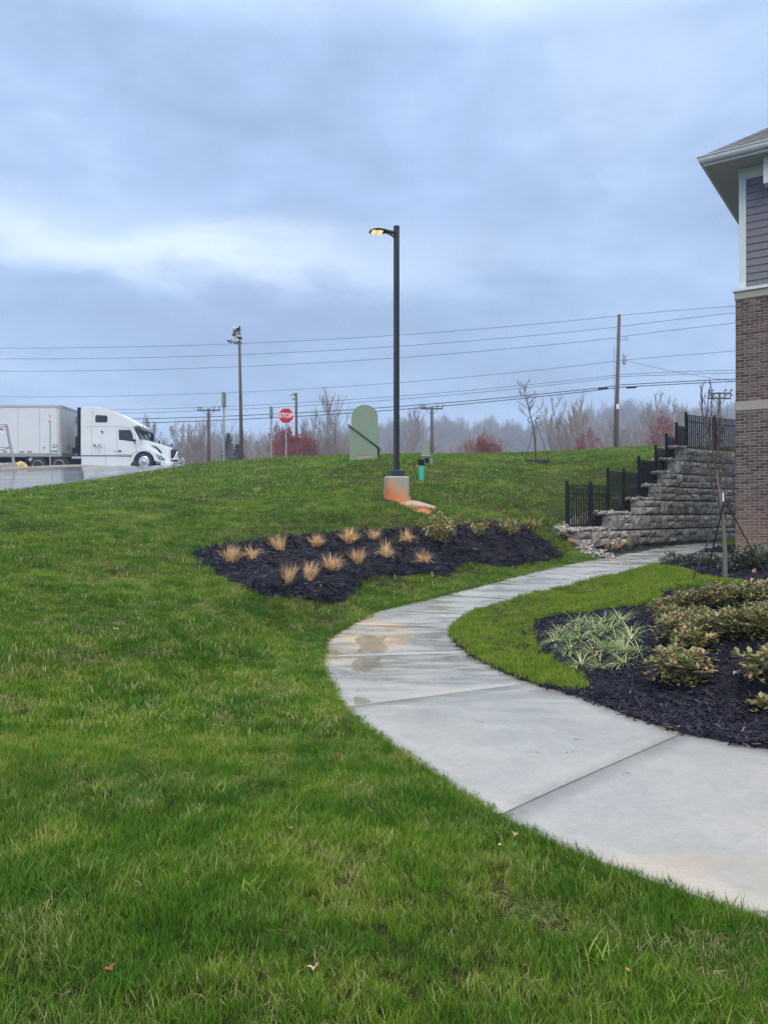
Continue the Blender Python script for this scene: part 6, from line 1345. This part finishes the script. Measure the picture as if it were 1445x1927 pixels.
# low weeds against the wall foot
wd_m = strap_plant(90, 60, .30, .008, .6, M['dry'], .12, 4)
wn = [strap_plant(91, 70, .30, .009, .5, M['nandina'], .12, 4, updn=(.1,1.2))]
for i, (px, py, lb) in enumerate(((1150,1037,'dry weed clump at the foot of the stone wall near its end'),(1163,1034,'taller yellowish weed against the stone wall'),(1182,1031,'dry weed clump further along the wall foot'),(1245,1023,'small dry weed at the middle of the wall foot'))):
    a = hit(px, py); o = link('weed', wd_m if i % 2 else wn[0], None, (a[0], a[1]+.05, h1(*a)+.02)); o.scale = (1.1,1.1,1.25 if i == 1 else .8); tag(o, lb, 'weed', 'weeds along the wall foot')
# ---------------------------------------------------------------- young staked trees
def young_tree(name, px, py, d, label, H_, trunk, seed, limbs, first, spread, strap_h, lean=0, spw=.8, crn=.3, tw=.006, mats=('bark','bark_red'), up_=.9):
    a = hit(px, py) if d is None else ((px-CX)/FPX*d, d); g_ = h1(*a); e_ = empty(name, (a[0], a[1], g_)); tag(e_, label, 'young tree')
    T, B = tree_mesh(seed, H_, trunk, limbs, first, spread, 4, 2, up_, 1, .05, tw, crn); T.build('trunk', M[mats[0]], e_, smooth=True); B.build('crown', M[mats[1]], e_)
    for ang in spw:
        L_ = ang[1]; p1_ = Vector((math.cos(R(ang[0]))*L_, math.sin(R(ang[0]))*L_, 0)); zz3 = h1(a[0]+p1_.x, a[1]+p1_.y)-g_; MB().tube([(0,0,strap_h), (p1_.x, p1_.y, zz3)], .012, 5).build('guy_strap', M['strap'], e_)
        MB().box((p1_.x-.012,p1_.y-.012,zz3-.1),(p1_.x+.012,p1_.y+.012,zz3+.06)).build('stake', M['black'], e_)
    return e_
yt = young_tree('young_tree', 1008, 872, 30, 'young bare tree tied with guy straps in a black mulch ring on the crest', (871-700)/FPX*30, .045, 21, 20, .46, (50,84), (871-792)/FPX*30, spw=[(180,.45),(0,.56),(80,.5)], crn=.19, tw=.010, up_=.3, mats=('bark_red','bark_red'))
rg = MB(); V_ = [Vector((0,0,.05))]; F_ = []
for r_, z in ((.35,.07),(.55,.06),(.64,-.06)):
    for k in range(24): a = 2*math.pi*k/24; V_.append(Vector((math.cos(a)*r_*(1+.04*math.sin(a*5)), math.sin(a)*r_, z+random.uniform(-.01,.015))))
for k in range(24):
    k2 = (k+1) % 24; F_.append((0, 1+k, 1+k2))
    for r_ in (0,1): F_.append((1+r_*24+k, 1+(r_+1)*24+k, 1+(r_+1)*24+k2, 1+r_*24+k2))
rg.add(V_, F_); yo = yt.location; tag(rg.build('mulch_ring', M['mulch_base'], loc=(yo.x, yo.y, yo.z+.03)), 'black mulch ring around the young tree on the crest', 'mulch ring')
zt2 = h1(*hit(1363,1092)); dd_ = hit(1363,1092)[1]
young_tree('young_tree', 1363, 1092, None, 'young reddish twigged tree tied with straps in front of the stone wall', (1090-690)/FPX*dd_, .042, 33, 16, .34, (8,32), (1090-938)/FPX*dd_, spw=[(198,.62),(-12,.58),(95,.6)], crn=.30, tw=.006)
p = hit(1363,1092); MB().tube([(p[0]-.03,p[1]-.02,zt2+(1090-942)/FPX*dd_),(p[0]-.035,p[1]-.02,zt2+(1090-925)/FPX*dd_)], .012, 6).build('tie', M['sign_white'], [o for o in bpy.data.objects if o.name == 'young_tree.001'][0]).matrix_parent_inverse = Matrix.Translation(Vector((p[0],p[1],zt2))).inverted()
# a few red leaves on the young tree
# ---------------------------------------------------------------- fallen leaves
def dead_leaf(px, py, mat, s_, label, z=.05, lob=False):
    a = hit(px, py); n_ = 10; V_ = [(0,0,0)]; F_ = []
    for k in range(n_): t_ = 2*math.pi*k/n_; r_ = s_*(1 if k % 2 == 0 else .5)*(1.0 if lob else .8+.2*math.cos(t_)); V_.append((math.cos(t_)*r_*1.2, math.sin(t_)*r_*.8, .3*s_*math.sin(t_*2+px)+.25*s_*abs(math.cos(t_))))
    for k in range(n_): F_.append((0, 1+k, 1+(k+1) % n_))
    o = link('fallen_leaf', mesh_of('fallen_leaf', V_, F_, mat), None, (a[0], a[1], h1(*a)+z), (random.uniform(-.5,.5), random.uniform(-.5,.3), random.uniform(0,6))); tag(o, label, 'leaf', 'fallen leaves')
DR, DT, DO, DP = M['dead_leaf_red'], M['dead_leaf_tan'], M['dead_leaf_or'], M['dead_leaf_pale']
for q in ((207,1852,DR,.021,'rust red dead leaf in the grass at the bottom left',.04,True),(591,1850,DT,.022,'pale tan dead leaf in the grass at the bottom centre',.045,True),(270,1632,DR,.026,'brownish red dead leaf in the grass, upper one at left',.04),(545,1578,DT,.026,'curled tan dead leaf in the mid lawn',.045),
 (635,1437,DR,.022,'small reddish dead leaf in the grass left of the path',.05),(968,1590,DT,.020,'small pinkish dead leaf close to the path edge',.05),(220,1193,DT,.05,'tan leaf scrap on the upper left lawn',.05),(1185,1858,DO,.017,'orange tan leaf scrap at the bottom right of the lawn',.04),
 (940,1612,DP,.010,'tiny white petal in the grass near the path',.05),(1065,1203,DO,.035,'orange leaf lying on the striped grass plants',.16),(1120,1258,DO,.035,'pink orange leaf at the front of the striped grass plants',.15,True),(1418,1083,DO,.06,'orange leaf on the mulch near the dark shrubs',.07,True),
 (1384,1278,DP,.035,'pale leaf on the mulch right of the nearest shrub',.05),(1344,1244,DP,.035,'pale green leaf on the mulch beside the nearest shrub',.05),(1352,1213,DP,.02,'tiny pale leaf between the shrubs on the mulch',.05),(833,1095,DT,.07,'tan debris at the lower notch of the slope bed',.05),(744,1108,DT,.05,'small tan scrap in the grass below the slope bed',.05),(1418,1096,DP,.03,'white scrap on the mulch under the orange leaf',.05)): dead_leaf(*q)
# white chalky mark on the path
a = [hit(px, py, off=0.0) for px, py in ((822,1210),(830,1209),(838,1211),(836,1214),(828,1215),(823,1213))]
# ================================================================ haze over the whole place
m = MB(); m.box((-640,-640,-3),(640,680,78)); hzm = bpy.data.materials.new('haze_air'); hzm.use_nodes = True; hn = hzm.node_tree; hn.nodes.clear()
pv = hn.nodes.new('ShaderNodeVolumePrincipled'); pv.inputs['Density'].default_value = .0012; pv.inputs['Color'].default_value = (.58,.75,1.0,1); pv.inputs['Anisotropy'].default_value = .2
oo = hn.nodes.new('ShaderNodeOutputMaterial'); hn.links.new(pv.outputs[0], oo.inputs['Volume']); tag(m.build('haze', hzm), kind='stuff')
